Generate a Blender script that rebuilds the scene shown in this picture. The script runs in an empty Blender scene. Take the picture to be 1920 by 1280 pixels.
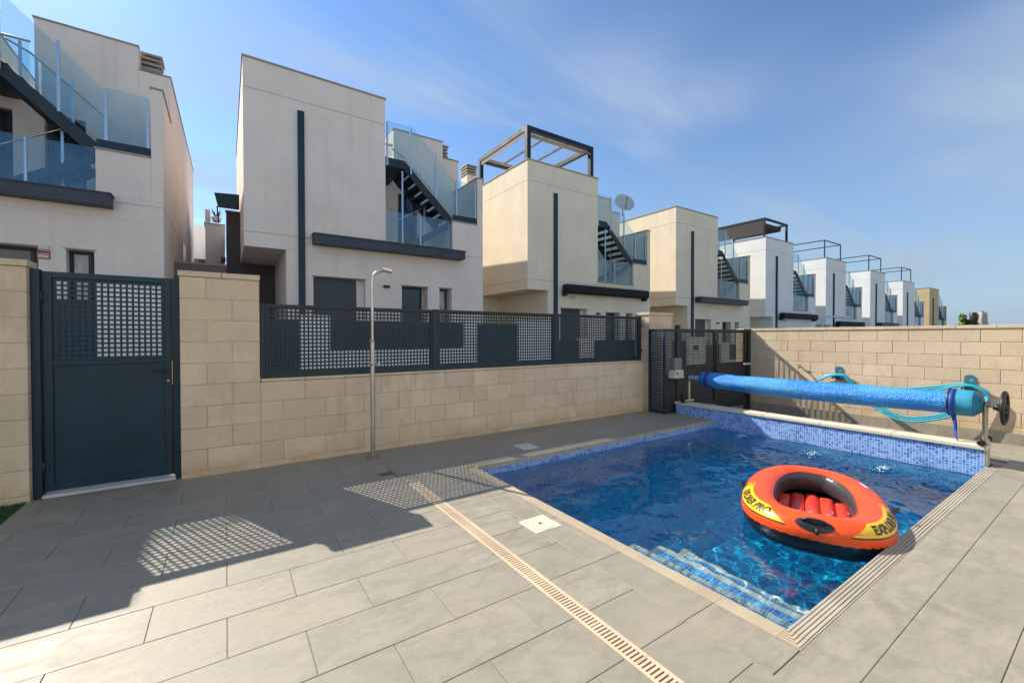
import bpy, math, random
from math import sin, cos, pi, radians
from mathutils import Vector, Matrix, noise
random.seed(7)
S = bpy.context.scene
COL = S.collection

# ------------------------------------------------------------------ camera
CAM_H = 1.3
F_PX, YAW, PITCH, ROLL = 798.43, 0.59162, -0.012168, -0.0013088
Fv = Vector((sin(YAW)*cos(PITCH), cos(YAW)*cos(PITCH), sin(PITCH)))
Rv = Vector((cos(YAW), -sin(YAW), 0)); Uv = Rv.cross(Fv)
R2 = Rv*cos(ROLL)+Uv*sin(ROLL); U2 = -Rv*sin(ROLL)+Uv*cos(ROLL)
cd = bpy.data.cameras.new('camera'); cam = bpy.data.objects.new('camera', cd); COL.objects.link(cam)
cam.matrix_world = Matrix(((R2.x, U2.x, -Fv.x, 0), (R2.y, U2.y, -Fv.y, 0), (R2.z, U2.z, -Fv.z, CAM_H), (0, 0, 0, 1)))
cd.sensor_width = 36; cd.lens = F_PX/1920*36; cd.clip_start = .05; cd.clip_end = 6000
S.camera = cam

# ------------------------------------------------------------------ light
TO_SUN = Vector((-.47, 1.14, 1.0)).normalized()
EL = math.asin(TO_SUN.z); AZ = math.atan2(TO_SUN.x, TO_SUN.y)
w = bpy.data.worlds.new('World'); S.world = w; w.use_nodes = True
wn, wl = w.node_tree.nodes, w.node_tree.links
wn.clear()
wo = wn.new('ShaderNodeOutputWorld'); wb = wn.new('ShaderNodeBackground'); sky = wn.new('ShaderNodeTexSky')
sky.sky_type = 'NISHITA'; sky.sun_disc = False; sky.sun_elevation = EL; sky.sun_rotation = AZ
sky.air_density = 1.0; sky.dust_density = .25; sky.ozone_density = 3.2; sky.altitude = 0
SKY_K = .65
SKY_STRENGTH = .14
wb.inputs[1].default_value = SKY_STRENGTH
# thin high cloud: noise on the direction projected onto a high flat layer
tc = wn.new('ShaderNodeTexCoord'); sx = wn.new('ShaderNodeSeparateXYZ'); wl.new(tc.outputs['Generated'], sx.inputs[0])
def wm(op, a, b=None, c=None):
    n = wn.new('ShaderNodeMath'); n.operation = op
    for i, v in enumerate((a, b, c)):
        if v is None: continue
        if isinstance(v, (int, float)): n.inputs[i].default_value = v
        else: wl.new(v, n.inputs[i])
    return n.outputs[0]
zz = wm('ADD', wm('MAXIMUM', sx.outputs[2], 0), .12)
cx_ = wm('DIVIDE', sx.outputs[0], zz); cy_ = wm('DIVIDE', sx.outputs[1], zz)
cmb = wn.new('ShaderNodeCombineXYZ'); wl.new(cx_, cmb.inputs[0]); wl.new(cy_, cmb.inputs[1])
mp = wn.new('ShaderNodeMapping'); mp.inputs['Rotation'].default_value = (0, 0, radians(35)); mp.inputs['Scale'].default_value = (.32, 1.15, 1); mp.inputs['Location'].default_value = (3.1, 1.7, 0)
wl.new(cmb.outputs[0], mp.inputs[0])
n1 = wn.new('ShaderNodeTexNoise'); n1.inputs['Scale'].default_value = 1.0; n1.inputs['Detail'].default_value = 9; n1.inputs['Roughness'].default_value = .58; n1.inputs['Distortion'].default_value = .6
wl.new(mp.outputs[0], n1.inputs['Vector'])
n2 = wn.new('ShaderNodeTexNoise'); n2.inputs['Scale'].default_value = .42; n2.inputs['Detail'].default_value = 3
wl.new(cmb.outputs[0], n2.inputs['Vector'])
def wr(v, a, b, c=0, d=1):
    n = wn.new('ShaderNodeMapRange'); n.interpolation_type = 'SMOOTHSTEP'
    wl.new(v, n.inputs[0])
    for i, x in enumerate((a, b, c, d)): n.inputs[i+1].default_value = x
    return n.outputs[0]
cl = wm('MULTIPLY', wr(n1.outputs[0], .38, .64), wr(n2.outputs[0], .37, .53))
cl = wm('MULTIPLY', cl, .9)
mx = wn.new('ShaderNodeMix'); mx.data_type = 'RGBA'
sv = wn.new('ShaderNodeVectorMath'); sv.operation = 'SCALE'; sv.inputs['Scale'].default_value = 1/3; wl.new(sky.outputs[0], sv.inputs[0])
gm_ = wn.new('ShaderNodeGamma'); gm_.inputs['Gamma'].default_value = 1.22; wl.new(sv.outputs[0], gm_.inputs['Color'])
sv2 = wn.new('ShaderNodeVectorMath'); sv2.operation = 'SCALE'; sv2.inputs['Scale'].default_value = 3*SKY_K; wl.new(gm_.outputs[0], sv2.inputs[0])
wl.new(cl, mx.inputs['Factor']); wl.new(sv2.outputs[0], mx.inputs['A']); mx.inputs['B'].default_value = (2.4, 2.55, 2.95, 1)
# a little more haze in the lower sky
hz = wm('MULTIPLY', wm('POWER', wm('SUBTRACT', 1.0, wm('MAXIMUM', sx.outputs[2], 0)), 2.6), wr(sx.outputs[0], -.3, .55, .15, .95))
mx2 = wn.new('ShaderNodeMix'); mx2.data_type = 'RGBA'
wl.new(hz, mx2.inputs['Factor']); wl.new(mx.outputs['Result'], mx2.inputs['A']); mx2.inputs['B'].default_value = (1.75, 1.98, 2.42, 1)
tn = wn.new('ShaderNodeMix'); tn.data_type = 'RGBA'; tn.blend_type = 'MULTIPLY'; tn.inputs['Factor'].default_value = 1; tn.inputs['B'].default_value = (.81, .94, .99, 1)
wl.new(mx2.outputs['Result'], tn.inputs['A']); wl.new(tn.outputs['Result'], wb.inputs[0]); wl.new(wb.outputs[0], wo.inputs[0])

sd = bpy.data.lights.new('sun', 'SUN'); sd.energy = 4.05; sd.angle = radians(.42); sd.color = (1, .915, .78)
sun = bpy.data.objects.new('sun', sd); COL.objects.link(sun)
sun.rotation_mode = 'QUATERNION'; sun.rotation_quaternion = TO_SUN.to_track_quat('Z', 'Y')
sd.cycles.is_caustics_light = True

vs = S.view_settings
S.display_settings.display_device = 'sRGB'; vs.view_transform = 'Standard'; vs.look = 'None'; vs.exposure = 0.93; vs.gamma = 1; vs.use_curve_mapping = False
S.cycles.use_denoising = True; S.cycles.max_bounces = 8; S.cycles.transparent_max_bounces = 16; S.cycles.transmission_bounces = 6
S.cycles.caustics_reflective = False; S.cycles.caustics_refractive = True; S.cycles.sample_clamp_indirect = 3; S.cycles.blur_glossy = .5

# ------------------------------------------------------------------ helpers
def tag(o, label=None, cat=None, group=None, kind=None):
    if label: o['label'] = label
    if cat: o['category'] = cat
    if group: o['group'] = group
    if kind: o['kind'] = kind
    return o
def empty(name, loc=(0, 0, 0), label=None, cat=None, group=None, kind=None, parent=None):
    o = bpy.data.objects.new(name, None); COL.objects.link(o); o.location = loc
    if parent: o.parent = parent
    return tag(o, label, cat, group, kind)
class MB:
    def __init__(s): s.v = []; s.f = []; s.sm = []; s.mi = []
    def add(s, vs, fs, smooth=False, mi=0):
        b = len(s.v); s.v += [tuple(x) for x in vs]; s.f += [tuple(b+i for i in f) for f in fs]
        s.sm += [smooth]*len(fs); s.mi += [mi]*len(fs); return s
    def box(s, x0, x1, y0, y1, z0, z1, mi=0):
        v = [(x0, y0, z0), (x1, y0, z0), (x1, y1, z0), (x0, y1, z0), (x0, y0, z1), (x1, y0, z1), (x1, y1, z1), (x0, y1, z1)]
        return s.add(v, [(0, 3, 2, 1), (4, 5, 6, 7), (0, 1, 5, 4), (1, 2, 6, 5), (2, 3, 7, 6), (3, 0, 4, 7)], False, mi)
    def cbox(s, x0, x1, y0, y1, z0, z1, c=.004, mi=0):   # box with chamfered edges
        X = (x0, x0+c, x1-c, x1); Y = (y0, y0+c, y1-c, y1); Z = (z0, z0+c, z1-c, z1)
        P = {}; V = []
        for ix in (0, 1):
            for iy in (0, 1):
                for iz in (0, 1):
                    o = [(x0, x1)[ix], (y0, y1)[iy], (z0, z1)[iz]]; i = [x0+c, x1-c][ix], [y0+c, y1-c][iy], [z0+c, z1-c][iz]
                    P[ix, iy, iz, 0] = len(V); V.append((o[0], i[1], i[2]))
                    P[ix, iy, iz, 1] = len(V); V.append((i[0], o[1], i[2]))
                    P[ix, iy, iz, 2] = len(V); V.append((i[0], i[1], o[2]))
        Fc = []
        for a in range(3):
            b, d = [(1, 2), (2, 0), (0, 1)][a]
            for e in (0, 1):
                def k(u, t):
                    q = [0, 0, 0]; q[a] = e; q[b] = u; q[d] = t; return P[q[0], q[1], q[2], a]
                f = (k(0, 0), k(1, 0), k(1, 1), k(0, 1)); Fc.append(f if e else f[::-1])
            # edges along axis a
            for u in (0, 1):
                for t in (0, 1):
                    def k2(e, ax):
                        q = [0, 0, 0]; q[a] = e; q[b] = u; q[d] = t; return P[q[0], q[1], q[2], ax]
                    f = (k2(0, b), k2(1, b), k2(1, d), k2(0, d)); Fc.append(f[::-1] if u == t else f)
        for ix in (0, 1):
            for iy in (0, 1):
                for iz in (0, 1):
                    f = (P[ix, iy, iz, 0], P[ix, iy, iz, 1], P[ix, iy, iz, 2]); Fc.append(f if (ix+iy+iz) % 2 else f[::-1])
        return s.add(V, Fc, False, mi)
    def prism(s, pts, ax, a, b, mi=0):   # polygon in the plane across axis ax, from a to b
        def P(p, t):
            return {'x': (t, p[0], p[1]), 'y': (p[0], t, p[1]), 'z': (p[0], p[1], t)}[ax]
        n = len(pts); v = [P(p, a) for p in pts]+[P(p, b) for p in pts]
        return s.add(v, [tuple(range(n))[::-1], tuple(range(n, 2*n))]+[(i, (i+1) % n, n+(i+1) % n, n+i) for i in range(n)], False, mi)
    def tube(s, pts, r, n=10, caps=True, mi=0, closed=False):
        pts = [Vector(p) for p in pts]; m = len(pts); rr = r if isinstance(r, (list, tuple)) else [r]*m
        rings = []; up = None
        for i, p in enumerate(pts):
            if closed: t = pts[(i+1) % m]-pts[i-1]
            else: t = pts[min(i+1, m-1)]-pts[max(i-1, 0)]
            t.normalize()
            if up is None:
                up = t.orthogonal().normalized()
            up = (up-t*up.dot(t)).normalized(); sd_ = t.cross(up)
            rings.append([p+(up*cos(2*pi*k/n)+sd_*sin(2*pi*k/n))*rr[i] for k in range(n)])
        v = [x for r_ in rings for x in r_]; f = []
        for i in range(m if closed else m-1):
            j = (i+1) % m
            for k in range(n): f.append((i*n+k, i*n+(k+1) % n, j*n+(k+1) % n, j*n+k))
        s.add(v, f, True, mi)
        if caps and not closed:
            b = len(s.v); s.v += [tuple(x) for x in rings[0]]+[tuple(x) for x in rings[-1]]
            s.f += [tuple(b+k for k in range(n))[::-1], tuple(b+n+k for k in range(n))]; s.sm += [False]*2; s.mi += [mi]*2
        return s
    def bar(s, a, b, w_, h_, up=(0, 0, 1), mi=0):
        a, b = Vector(a), Vector(b); t = (b-a).normalized(); sd_ = t.cross(Vector(up)).normalized(); u = sd_.cross(t)
        v = [p+sd_*x*w_/2+u*y*h_/2 for p in (a, b) for x, y in ((-1, -1), (1, -1), (1, 1), (-1, 1))]
        return s.add(v, [(0, 1, 2, 3), (7, 6, 5, 4), (0, 4, 5, 1), (1, 5, 6, 2), (2, 6, 7, 3), (3, 7, 4, 0)], False, mi)
    def lathe(s, prof, c, ax='y', n=24, mi=0, smooth=True):   # prof: (along, radius)
        v = []
        for t, r in prof:
            for k in range(n):
                a = 2*pi*k/n; p, q = r*cos(a), r*sin(a)
                v.append({'y': (c[0]+p, c[1]+t, c[2]+q), 'z': (c[0]+p, c[1]+q, c[2]+t), 'x': (c[0]+t, c[1]+p, c[2]+q)}[ax])
        f = [(i*n+k, i*n+(k+1) % n, (i+1)*n+(k+1) % n, (i+1)*n+k) for i in range(len(prof)-1) for k in range(n)]
        f += [tuple(range(n))[::-1], tuple((len(prof)-1)*n+k for k in range(n))]
        return s.add(v, f, smooth, mi)
    def perf(s, o, ux, uz, nx, nz, pitch, hole, mx_, mz, th):   # perforated sheet: nx*nz square holes, solid margins mx_, mz
        o, ux, uz = Vector(o), Vector(ux), Vector(uz); ny = ux.cross(uz).normalized()
        g = (pitch-hole)/2
        W, H = nx*pitch+2*mx_, nz*pitch+2*mz
        def P(a, b, d): return o+ux*a+uz*b+ny*d
        def quad(a0, a1, b0, b1):
            s.add([P(a0, b0, 0), P(a1, b0, 0), P(a1, b1, 0), P(a0, b1, 0), P(a0, b0, th), P(a1, b0, th), P(a1, b1, th), P(a0, b1, th)], [(3, 2, 1, 0), (4, 5, 6, 7)])
        # horizontal webs, then vertical webs between them
        zs = [0.]
        for j in range(nz): zs += [mz+j*pitch+g, mz+j*pitch+g+hole]
        zs.append(H)
        for j in range(0, len(zs), 2): quad(0, W, zs[j], zs[j+1])
        xs = [0.]
        for i in range(nx): xs += [mx_+i*pitch+g, mx_+i*pitch+g+hole]
        xs.append(W)
        for j in range(1, len(zs)-1, 2):
            for i in range(0, len(xs), 2): quad(xs[i], xs[i+1], zs[j], zs[j+1])
            for i in range(1, len(xs)-1, 2):
                a0, a1, b0, b1 = xs[i], xs[i+1], zs[j], zs[j+1]
                s.add([P(a0, b0, 0), P(a1, b0, 0), P(a1, b1, 0), P(a0, b1, 0), P(a0, b0, th), P(a1, b0, th), P(a1, b1, th), P(a0, b1, th)],
                      [(0, 1, 5, 4), (1, 2, 6, 5), (2, 3, 7, 6), (3, 0, 4, 7)])
        return s
    def mesh(s, name, mats):
        me = bpy.data.meshes.new(name); me.from_pydata(s.v, [], s.f)
        for m in (mats if isinstance(mats, (list, tuple)) else [mats]): me.materials.append(m)
        me.polygons.foreach_set('use_smooth', s.sm); me.polygons.foreach_set('material_index', s.mi); me.update(); return me
    def build(s, name, mats, parent=None, **k):
        o = bpy.data.objects.new(name, s.mesh(name, mats)); COL.objects.link(o)
        if parent: o.parent = parent
        return tag(o, **k)
def inst(me, name, loc, parent=None, scale=None, rot=None, **k):
    o = bpy.data.objects.new(name, me); COL.objects.link(o); o.location = loc
    if scale: o.scale = scale
    if rot: o.rotation_euler = rot
    if parent: o.parent = parent
    return tag(o, **k)

# ------------------------------------------------------------------ materials
class NT:
    def __init__(s, name):
        s.m = bpy.data.materials.new(name); s.m.use_nodes = True; s.t = s.m.node_tree; s.n = s.t.nodes; s.l = s.t.links
        s.b = s.n['Principled BSDF']; s.geo = None
    def pos(s):
        if not s.geo: s.geo = s.n.new('ShaderNodeNewGeometry')
        return s.geo.outputs['Position']
    def set(s, **k):
        for a, v in k.items():
            i = s.b.inputs[a.replace('_', ' ')]
            if hasattr(v, 'is_linked') or hasattr(v, 'links'): s.l.new(v, i)
            else: i.default_value = (*v, 1) if isinstance(v, tuple) and len(v) == 3 else v
        return s
    def math(s, op, a, b=None, c=None, clamp=False):
        n = s.n.new('ShaderNodeMath'); n.operation = op; n.use_clamp = clamp
        for i, v in enumerate((a, b, c)):
            if v is None: continue
            if isinstance(v, (int, float)): n.inputs[i].default_value = v
            else: s.l.new(v, n.inputs[i])
        return n.outputs[0]
    def noise(s, scale, detail=4, rough=.55, vec=None, dist=0, stretch=None):
        v = vec or s.pos()
        if stretch:
            m = s.n.new('ShaderNodeMapping'); m.inputs['Scale'].default_value = stretch; s.l.new(v, m.inputs[0]); v = m.outputs[0]
        n = s.n.new('ShaderNodeTexNoise'); n.inputs['Scale'].default_value = scale; n.inputs['Detail'].default_value = detail; n.inputs['Roughness'].default_value = rough; n.inputs['Distortion'].default_value = dist
        s.l.new(v, n.inputs['Vector']); return n.outputs[0]
    def rng(s, v, a, b, c=0., d=1., smooth=True):
        n = s.n.new('ShaderNodeMapRange'); n.interpolation_type = 'SMOOTHSTEP' if smooth else 'LINEAR'
        s.l.new(v, n.inputs[0])
        for i, x in enumerate((a, b, c, d)): n.inputs[i+1].default_value = x
        return n.outputs[0]
    def mix(s, f, a, b, mode='MIX'):
        n = s.n.new('ShaderNodeMix'); n.data_type = 'RGBA'; n.blend_type = mode
        for k, v in (('Factor', f), ('A', a), ('B', b)):
            i = n.inputs[k] if k == 'Factor' else n.inputs[k]
            i = [x for x in n.inputs if x.name == k and x.enabled][0] if k != 'Factor' else n.inputs[0]
            if isinstance(v, (int, float)): i.default_value = v
            elif isinstance(v, tuple): i.default_value = (*v, 1) if len(v) == 3 else v
            else: s.l.new(v, i)
        return [o for o in n.outputs if o.enabled][0]
    def bump(s, h, strength=.3, dist=.01):
        n = s.n.new('ShaderNodeBump'); n.inputs['Strength'].default_value = strength; n.inputs['Distance'].default_value = dist
        s.l.new(h, n.inputs['Height']); s.l.new(n.outputs[0], s.b.inputs['Normal']); return s
    def rand(s):
        n = s.n.new('ShaderNodeObjectInfo'); return n.outputs['Random']
    def sep(s, v=None):
        n = s.n.new('ShaderNodeSeparateXYZ'); s.l.new(v or s.pos(), n.inputs[0]); return n.outputs
def hsv_scale(c, f): return tuple(min(1, x*f) for x in c)

def simple(name, col, rough=.5, metal=0., spec=None, bump=None, var=0.):
    t = NT(name)
    if var:
        n = t.noise(3.0, 5); t.set(Base_Color=t.mix(t.rng(n, .3, .7), hsv_scale(col, 1-var), hsv_scale(col, 1+var)))
    else: t.set(Base_Color=col)
    t.set(Roughness=rough, Metallic=metal)
    if bump: t.bump(t.noise(bump[0], 3), bump[1], bump[2])
    return t.m

# deck tiles
def tile_mat():
    t = NT('porcelain_tile'); r = t.rand()
    off = t.n.new('ShaderNodeVectorMath'); off.operation = 'ADD'; cm = t.n.new('ShaderNodeCombineXYZ'); t.l.new(t.math('MULTIPLY', r, 37.), cm.inputs[0]); t.l.new(t.math('MULTIPLY', r, 91.), cm.inputs[1])
    t.l.new(t.pos(), off.inputs[0]); t.l.new(cm.outputs[0], off.inputs[1]); v = off.outputs[0]
    a = t.noise(4.5, 6, .62, v, .7, (1, 2.2, 1)); b = t.noise(26, 6, .7, v, .3, (1, 1.6, 1)); c = t.noise(1.3, 3, .5)
    col = t.mix(t.rng(a, .33, .68), (.235, .211, .165), (.32, .288, .228))
    col = t.mix(t.rng(b, .38, .72, 0, .5), col, (.375, .34, .272))
    col = t.mix(t.rng(b, .44, .24, 0, .45), col, (.20, .183, .15))
    col = t.mix(t.math('MULTIPLY', t.math('FRACT', t.math('MULTIPLY', r, 7.3)), .55), col, (.245, .225, .182))
    col = t.mix(t.rng(c, .45, .75, 0, .3), col, (.37, .32, .23))
    fl = t.noise(85, 2, .5); col = t.mix(t.rng(fl, .745, .79, 0, .6), col, (.13, .12, .1))
    sm = t.noise(2.1, 5, .65, None, .8); col = t.mix(t.rng(sm, .56, .66, 0, .22), col, (.17, .145, .105))
    t.set(Base_Color=col, Roughness=t.rng(a, .3, .7, .5, .66)).bump(b, .2, .005); return t.m
M_TILE = tile_mat()
M_GROUT = simple('joint_grout', (.20, .175, .13), .9, var=.25)
M_GROUT_L = simple('pale_grout', (.36, .32, .25), .9, var=.15)
# concrete blocks
def block_mat(name, base, warm):
    t = NT(name); r = t.rand()
    a = t.noise(90, 4, .7); b = t.noise(2.4, 5, .6); c = t.noise(12, 4, .6); v = t.noise(3., 4, .6, None, 0, (1.6, 1.6, .45))
    col = t.mix(t.rng(b, .3, .7), hsv_scale(base, .88), hsv_scale(base, 1.08))
    col = t.mix(t.math('MULTIPLY', r, .8), col, hsv_scale(base, .82))
    col = t.mix(t.rng(a, .35, .65, 0, .28), col, hsv_scale(base, .62))
    col = t.mix(t.rng(c, .55, .75, 0, .4), col, hsv_scale(base, 1.12))
    col = t.mix(t.rng(v, .54, .70, 0, .45), col, tuple(x*y for x, y in zip(base, (.66, .6, .52))))
    z = t.sep()[2]
    low = t.math('MULTIPLY', t.rng(z, .02, .20, 1, 0), t.rng(t.noise(5, 4), .3, .62))
    col = t.mix(t.math('MULTIPLY', low, .55), col, warm)
    t.set(Base_Color=col, Roughness=.92).bump(a, 1.0, .012); return t.m
M_BLOCK = block_mat('split_face_block', (.81, .65, .475), (.56, .36, .16))
M_BLOCK2 = block_mat('split_face_block_dry', (.73, .585, .415), (.46, .33, .19))
M_MORTAR = simple('block_mortar', (.52, .40, .28), .95, var=.15, bump=(60, .4, .004))
# render on houses
def stucco(name, base, stain=.24):
    t = NT(name); a = t.noise(1.1, 5, .6); v = t.noise(1.6, 5, .65, None, 0, (3.4, 3.4, .15)); g = t.noise(160, 3, .6); p = t.noise(.5, 3)
    col = t.mix(t.rng(a, .3, .7), hsv_scale(base, .95), hsv_scale(base, 1.04))
    col = t.mix(t.rng(v, .52, .78, 0, stain*1.6), col, tuple(x*y for x, y in zip(base, (.72, .69, .62))))
    col = t.mix(t.rng(p, .58, .72, 0, stain), col, tuple(x*y for x, y in zip(base, (.84, .78, .70))))
    t.set(Base_Color=col, Roughness=.9).bump(g, .25, .004); return t.m
M_ST = {'grey': stucco('stucco_warm_grey', (.80, .70, .62)), 'cream': stucco('stucco_cream', (.82, .72, .545), .3),
        'white': stucco('stucco_white', (.80, .80, .78), .1), 'tan': stucco('stucco_tan', (.56, .44, .25), .15), 'cold': stucco('stucco_cool_white', (.72, .74, .76), .08)}
M_COPE = simple('coping_stone', (.36, .30, .25), .8, var=.1)
M_JOINT = simple('render_joint', (.34, .30, .26), .9)
M_DARKW = stucco('stucco_dark_grey', (.085, .08, .08), .1)
def painted(name, c, rough=.38):
    t = NT(name); n = t.noise(2.2, 5); s_ = t.noise(240, 2)
    t.set(Base_Color=t.mix(t.rng(n, .35, .7), hsv_scale(c, .88), hsv_scale(c, 1.18)), Roughness=t.rng(n, .3, .7, rough, rough+.16), IOR=1.38).bump(s_, .08, .001); return t.m
M_GATE = painted('anthracite_blue_paint', (.010, .034, .056))
M_ANTH = painted('anthracite_paint', (.018, .034, .043))
M_GATE2 = painted('dark_grey_paint', (.033, .036, .036), .5)
M_FIN = painted('facade_fin_paint', (.05, .062, .082), .45)
M_PERG = painted('pergola_paint', (.012, .020, .027), .5)
M_BLACKF = simple('black_fabric', (.010, .010, .012), .85, bump=(80, .5, .01))
M_BROWNF = simple('brown_fabric', (.075, .06, .052), .9, bump=(50, .3, .01))
M_WHITEF = simple('pale_fabric', (.30, .25, .21), .85)
M_BLACK = simple('black_plastic', (.012, .012, .013), .42)
M_STEEL = simple('brushed_steel', (.52, .48, .43), .3, .95, var=.12)
M_STEELD = simple('dull_steel', (.30, .27, .24), .42, .85, var=.15)
M_ALU = simple('anodised_aluminium', (.42, .50, .60), .32, .8)
M_WHITEP = simple('white_plastic', (.55, .55, .50), .4)
M_GREYP = simple('grey_plastic', (.16, .165, .16), .45)
M_RED = simple('red_sign_paint', (.35, .03, .03), .5)
def glass_pane(name, tint, base_fac=.045):
    m = bpy.data.materials.new(name); m.use_nodes = True; n, l = m.node_tree.nodes, m.node_tree.links; n.clear()
    o = n.new('ShaderNodeOutputMaterial'); tr = n.new('ShaderNodeBsdfTransparent'); tr.inputs[0].default_value = (*tint, 1)
    g = n.new('ShaderNodeBsdfGlossy'); g.inputs['Roughness'].default_value = .02; g.inputs[0].default_value = (.75, .80, .83, 1)
    fr = n.new('ShaderNodeFresnel'); gq = n.new('ShaderNodeNewGeometry'); io = n.new('ShaderNodeMapRange'); io.inputs[3].default_value = 1.5; io.inputs[4].default_value = 1/1.5
    l.new(gq.outputs['Backfacing'], io.inputs[0]); l.new(io.outputs[0], fr.inputs[0]); a = n.new('ShaderNodeMath'); a.operation = 'ADD'; a.use_clamp = True; a.inputs[1].default_value = base_fac
    mx_ = n.new('ShaderNodeMixShader'); l.new(fr.outputs[0], a.inputs[0]); l.new(a.outputs[0], mx_.inputs[0]); l.new(tr.outputs[0], mx_.inputs[1]); l.new(g.outputs[0], mx_.inputs[2]); l.new(mx_.outputs[0], o.inputs[0])
    return m
M_GLASS = glass_pane('balustrade_glass', (.84, .92, .93))
def window_glass():
    t = NT('window_glass'); n = t.noise(1.5, 3); t.set(Base_Color=t.mix(t.rng(n, .35, .65), (.012, .018, .028), (.03, .045, .06)), Roughness=.04, IOR=1.52); return t.m
M_WIN = window_glass()
M_CURTAIN = simple('net_curtain_behind_glass', (.38, .42, .41), .2, var=.3)
def shutter():
    t = NT('roller_shutter_slats'); t.set(Base_Color=(.04, .055, .075), Roughness=.5); return t.m
M_SHUT = shutter()
# glass mosaic with 25 mm chips; axes = which two world axes carry the grid
def mosaic(name, axes, light, mid, dark, groutc, pitch=.0254):
    t = NT(name); s3 = t.sep(); u, v = (s3['XYZ'.index(a)] for a in axes)
    U = t.math('DIVIDE', u, pitch); V = t.math('DIVIDE', v, pitch)
    cm = t.n.new('ShaderNodeCombineXYZ'); t.l.new(t.math('FLOOR', U), cm.inputs[0]); t.l.new(t.math('FLOOR', V), cm.inputs[1])
    wnz = t.n.new('ShaderNodeTexWhiteNoise'); wnz.noise_dimensions = '2D'; t.l.new(cm.outputs[0], wnz.inputs[0])
    big = t.math('ADD', wnz.outputs['Value'], t.rng(t.noise(9, 3), .3, .7, -.18, .18))
    col = t.mix(t.rng(big, .1, .75), light, mid); col = t.mix(t.rng(big, .72, .9), col, dark)
    def edge(w_):
        f = t.math('FRACT', w_); return t.math('GREATER_THAN', t.math('ABSOLUTE', t.math('SUBTRACT', f, .5)), .44)
    g = t.math('MAXIMUM', edge(U), edge(V))
    t.set(Base_Color=t.mix(g, col, groutc), Roughness=t.math('ADD', t.math('MULTIPLY', g, .5), .12))
    return t.m
MB_L, MB_M, MB_D, MB_G = (.22, .40, .74), (.11, .25, .62), (.03, .11, .42), (.55, .68, .85)
M_MOS_YZ = mosaic('blue_mosaic_on_x_faces', 'YZ', MB_L, MB_M, MB_D, MB_G)
M_MOS_XZ = mosaic('blue_mosaic_on_y_faces', 'XZ', MB_L, MB_M, MB_D, MB_G)
BL, BM, BD, BG = (.003, .46, .78), (.002, .34, .66), (.002, .20, .48), (.015, .50, .76)
M_BAS_YZ = mosaic('basin_mosaic_on_x_faces', 'YZ', BL, BM, BD, BG)
M_BAS_XZ = mosaic('basin_mosaic_on_y_faces', 'XZ', BL, BM, BD, BG)
M_BAS_XY = mosaic('basin_mosaic_on_floor', 'XY', BL, BM, BD, BG)
SL, SM_, SD, SG = (.06, .30, .62), (.03, .19, .52), (.015, .11, .42), (.30, .55, .75)
M_STP_XY = mosaic('step_mosaic_treads', 'XY', SL, SM_, SD, SG)
M_STP_YZ = mosaic('step_mosaic_risers', 'YZ', SL, SM_, SD, SG)
M_NOSE = mosaic('white_nosing_mosaic', 'XY', (.60, .64, .58), (.54, .58, .52), (.47, .52, .47), (.30, .33, .30))
def water_mat():
    m = bpy.data.materials.new('pool_water'); m.use_nodes = True; n, l = m.node_tree.nodes, m.node_tree.links; n.clear()
    o = n.new('ShaderNodeOutputMaterial'); g = n.new('ShaderNodeBsdfGlass'); g.inputs['IOR'].default_value = 1.33; g.inputs['Roughness'].default_value = 0.0; g.inputs[0].default_value = (.90, .985, 1, 1)
    l.new(g.outputs[0], o.inputs[0]); return m
M_WATER = water_mat()

# ------------------------------------------------------------------ ground, street
MB().add([(-3000, -3000, -3.4), (3000, -3000, -3.4), (3000, 3000, -3.4), (-3000, 3000, -3.4)], [(0, 1, 2, 3)]).build('ground', simple('dry_earth', (.30, .25, .18), .95, var=.2), kind='structure')
def st_z(x): return -.44-.033*(x-.33)
MB().add([(-30, 5.1, st_z(-30)), (90, 5.1, st_z(90)), (90, 9.0, st_z(90)), (-30, 9.0, st_z(-30))], [(0, 1, 2, 3)]).build('street', simple('asphalt', (.06, .06, .062), .9, var=.2), kind='structure')
MB().add([(-30, 9.0, st_z(-30)+.1), (90, 9.0, st_z(90)+.1), (90, 40, st_z(90)+.1), (-30, 40, st_z(-30)+.1), (-30, 9.0, st_z(-30)-.1), (90, 9.0, st_z(90)-.1)], [(0, 1, 2, 3), (4, 5, 1, 0)]).build('pavement', simple('paving', (.36, .34, .31), .9, var=.15), kind='structure')

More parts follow.
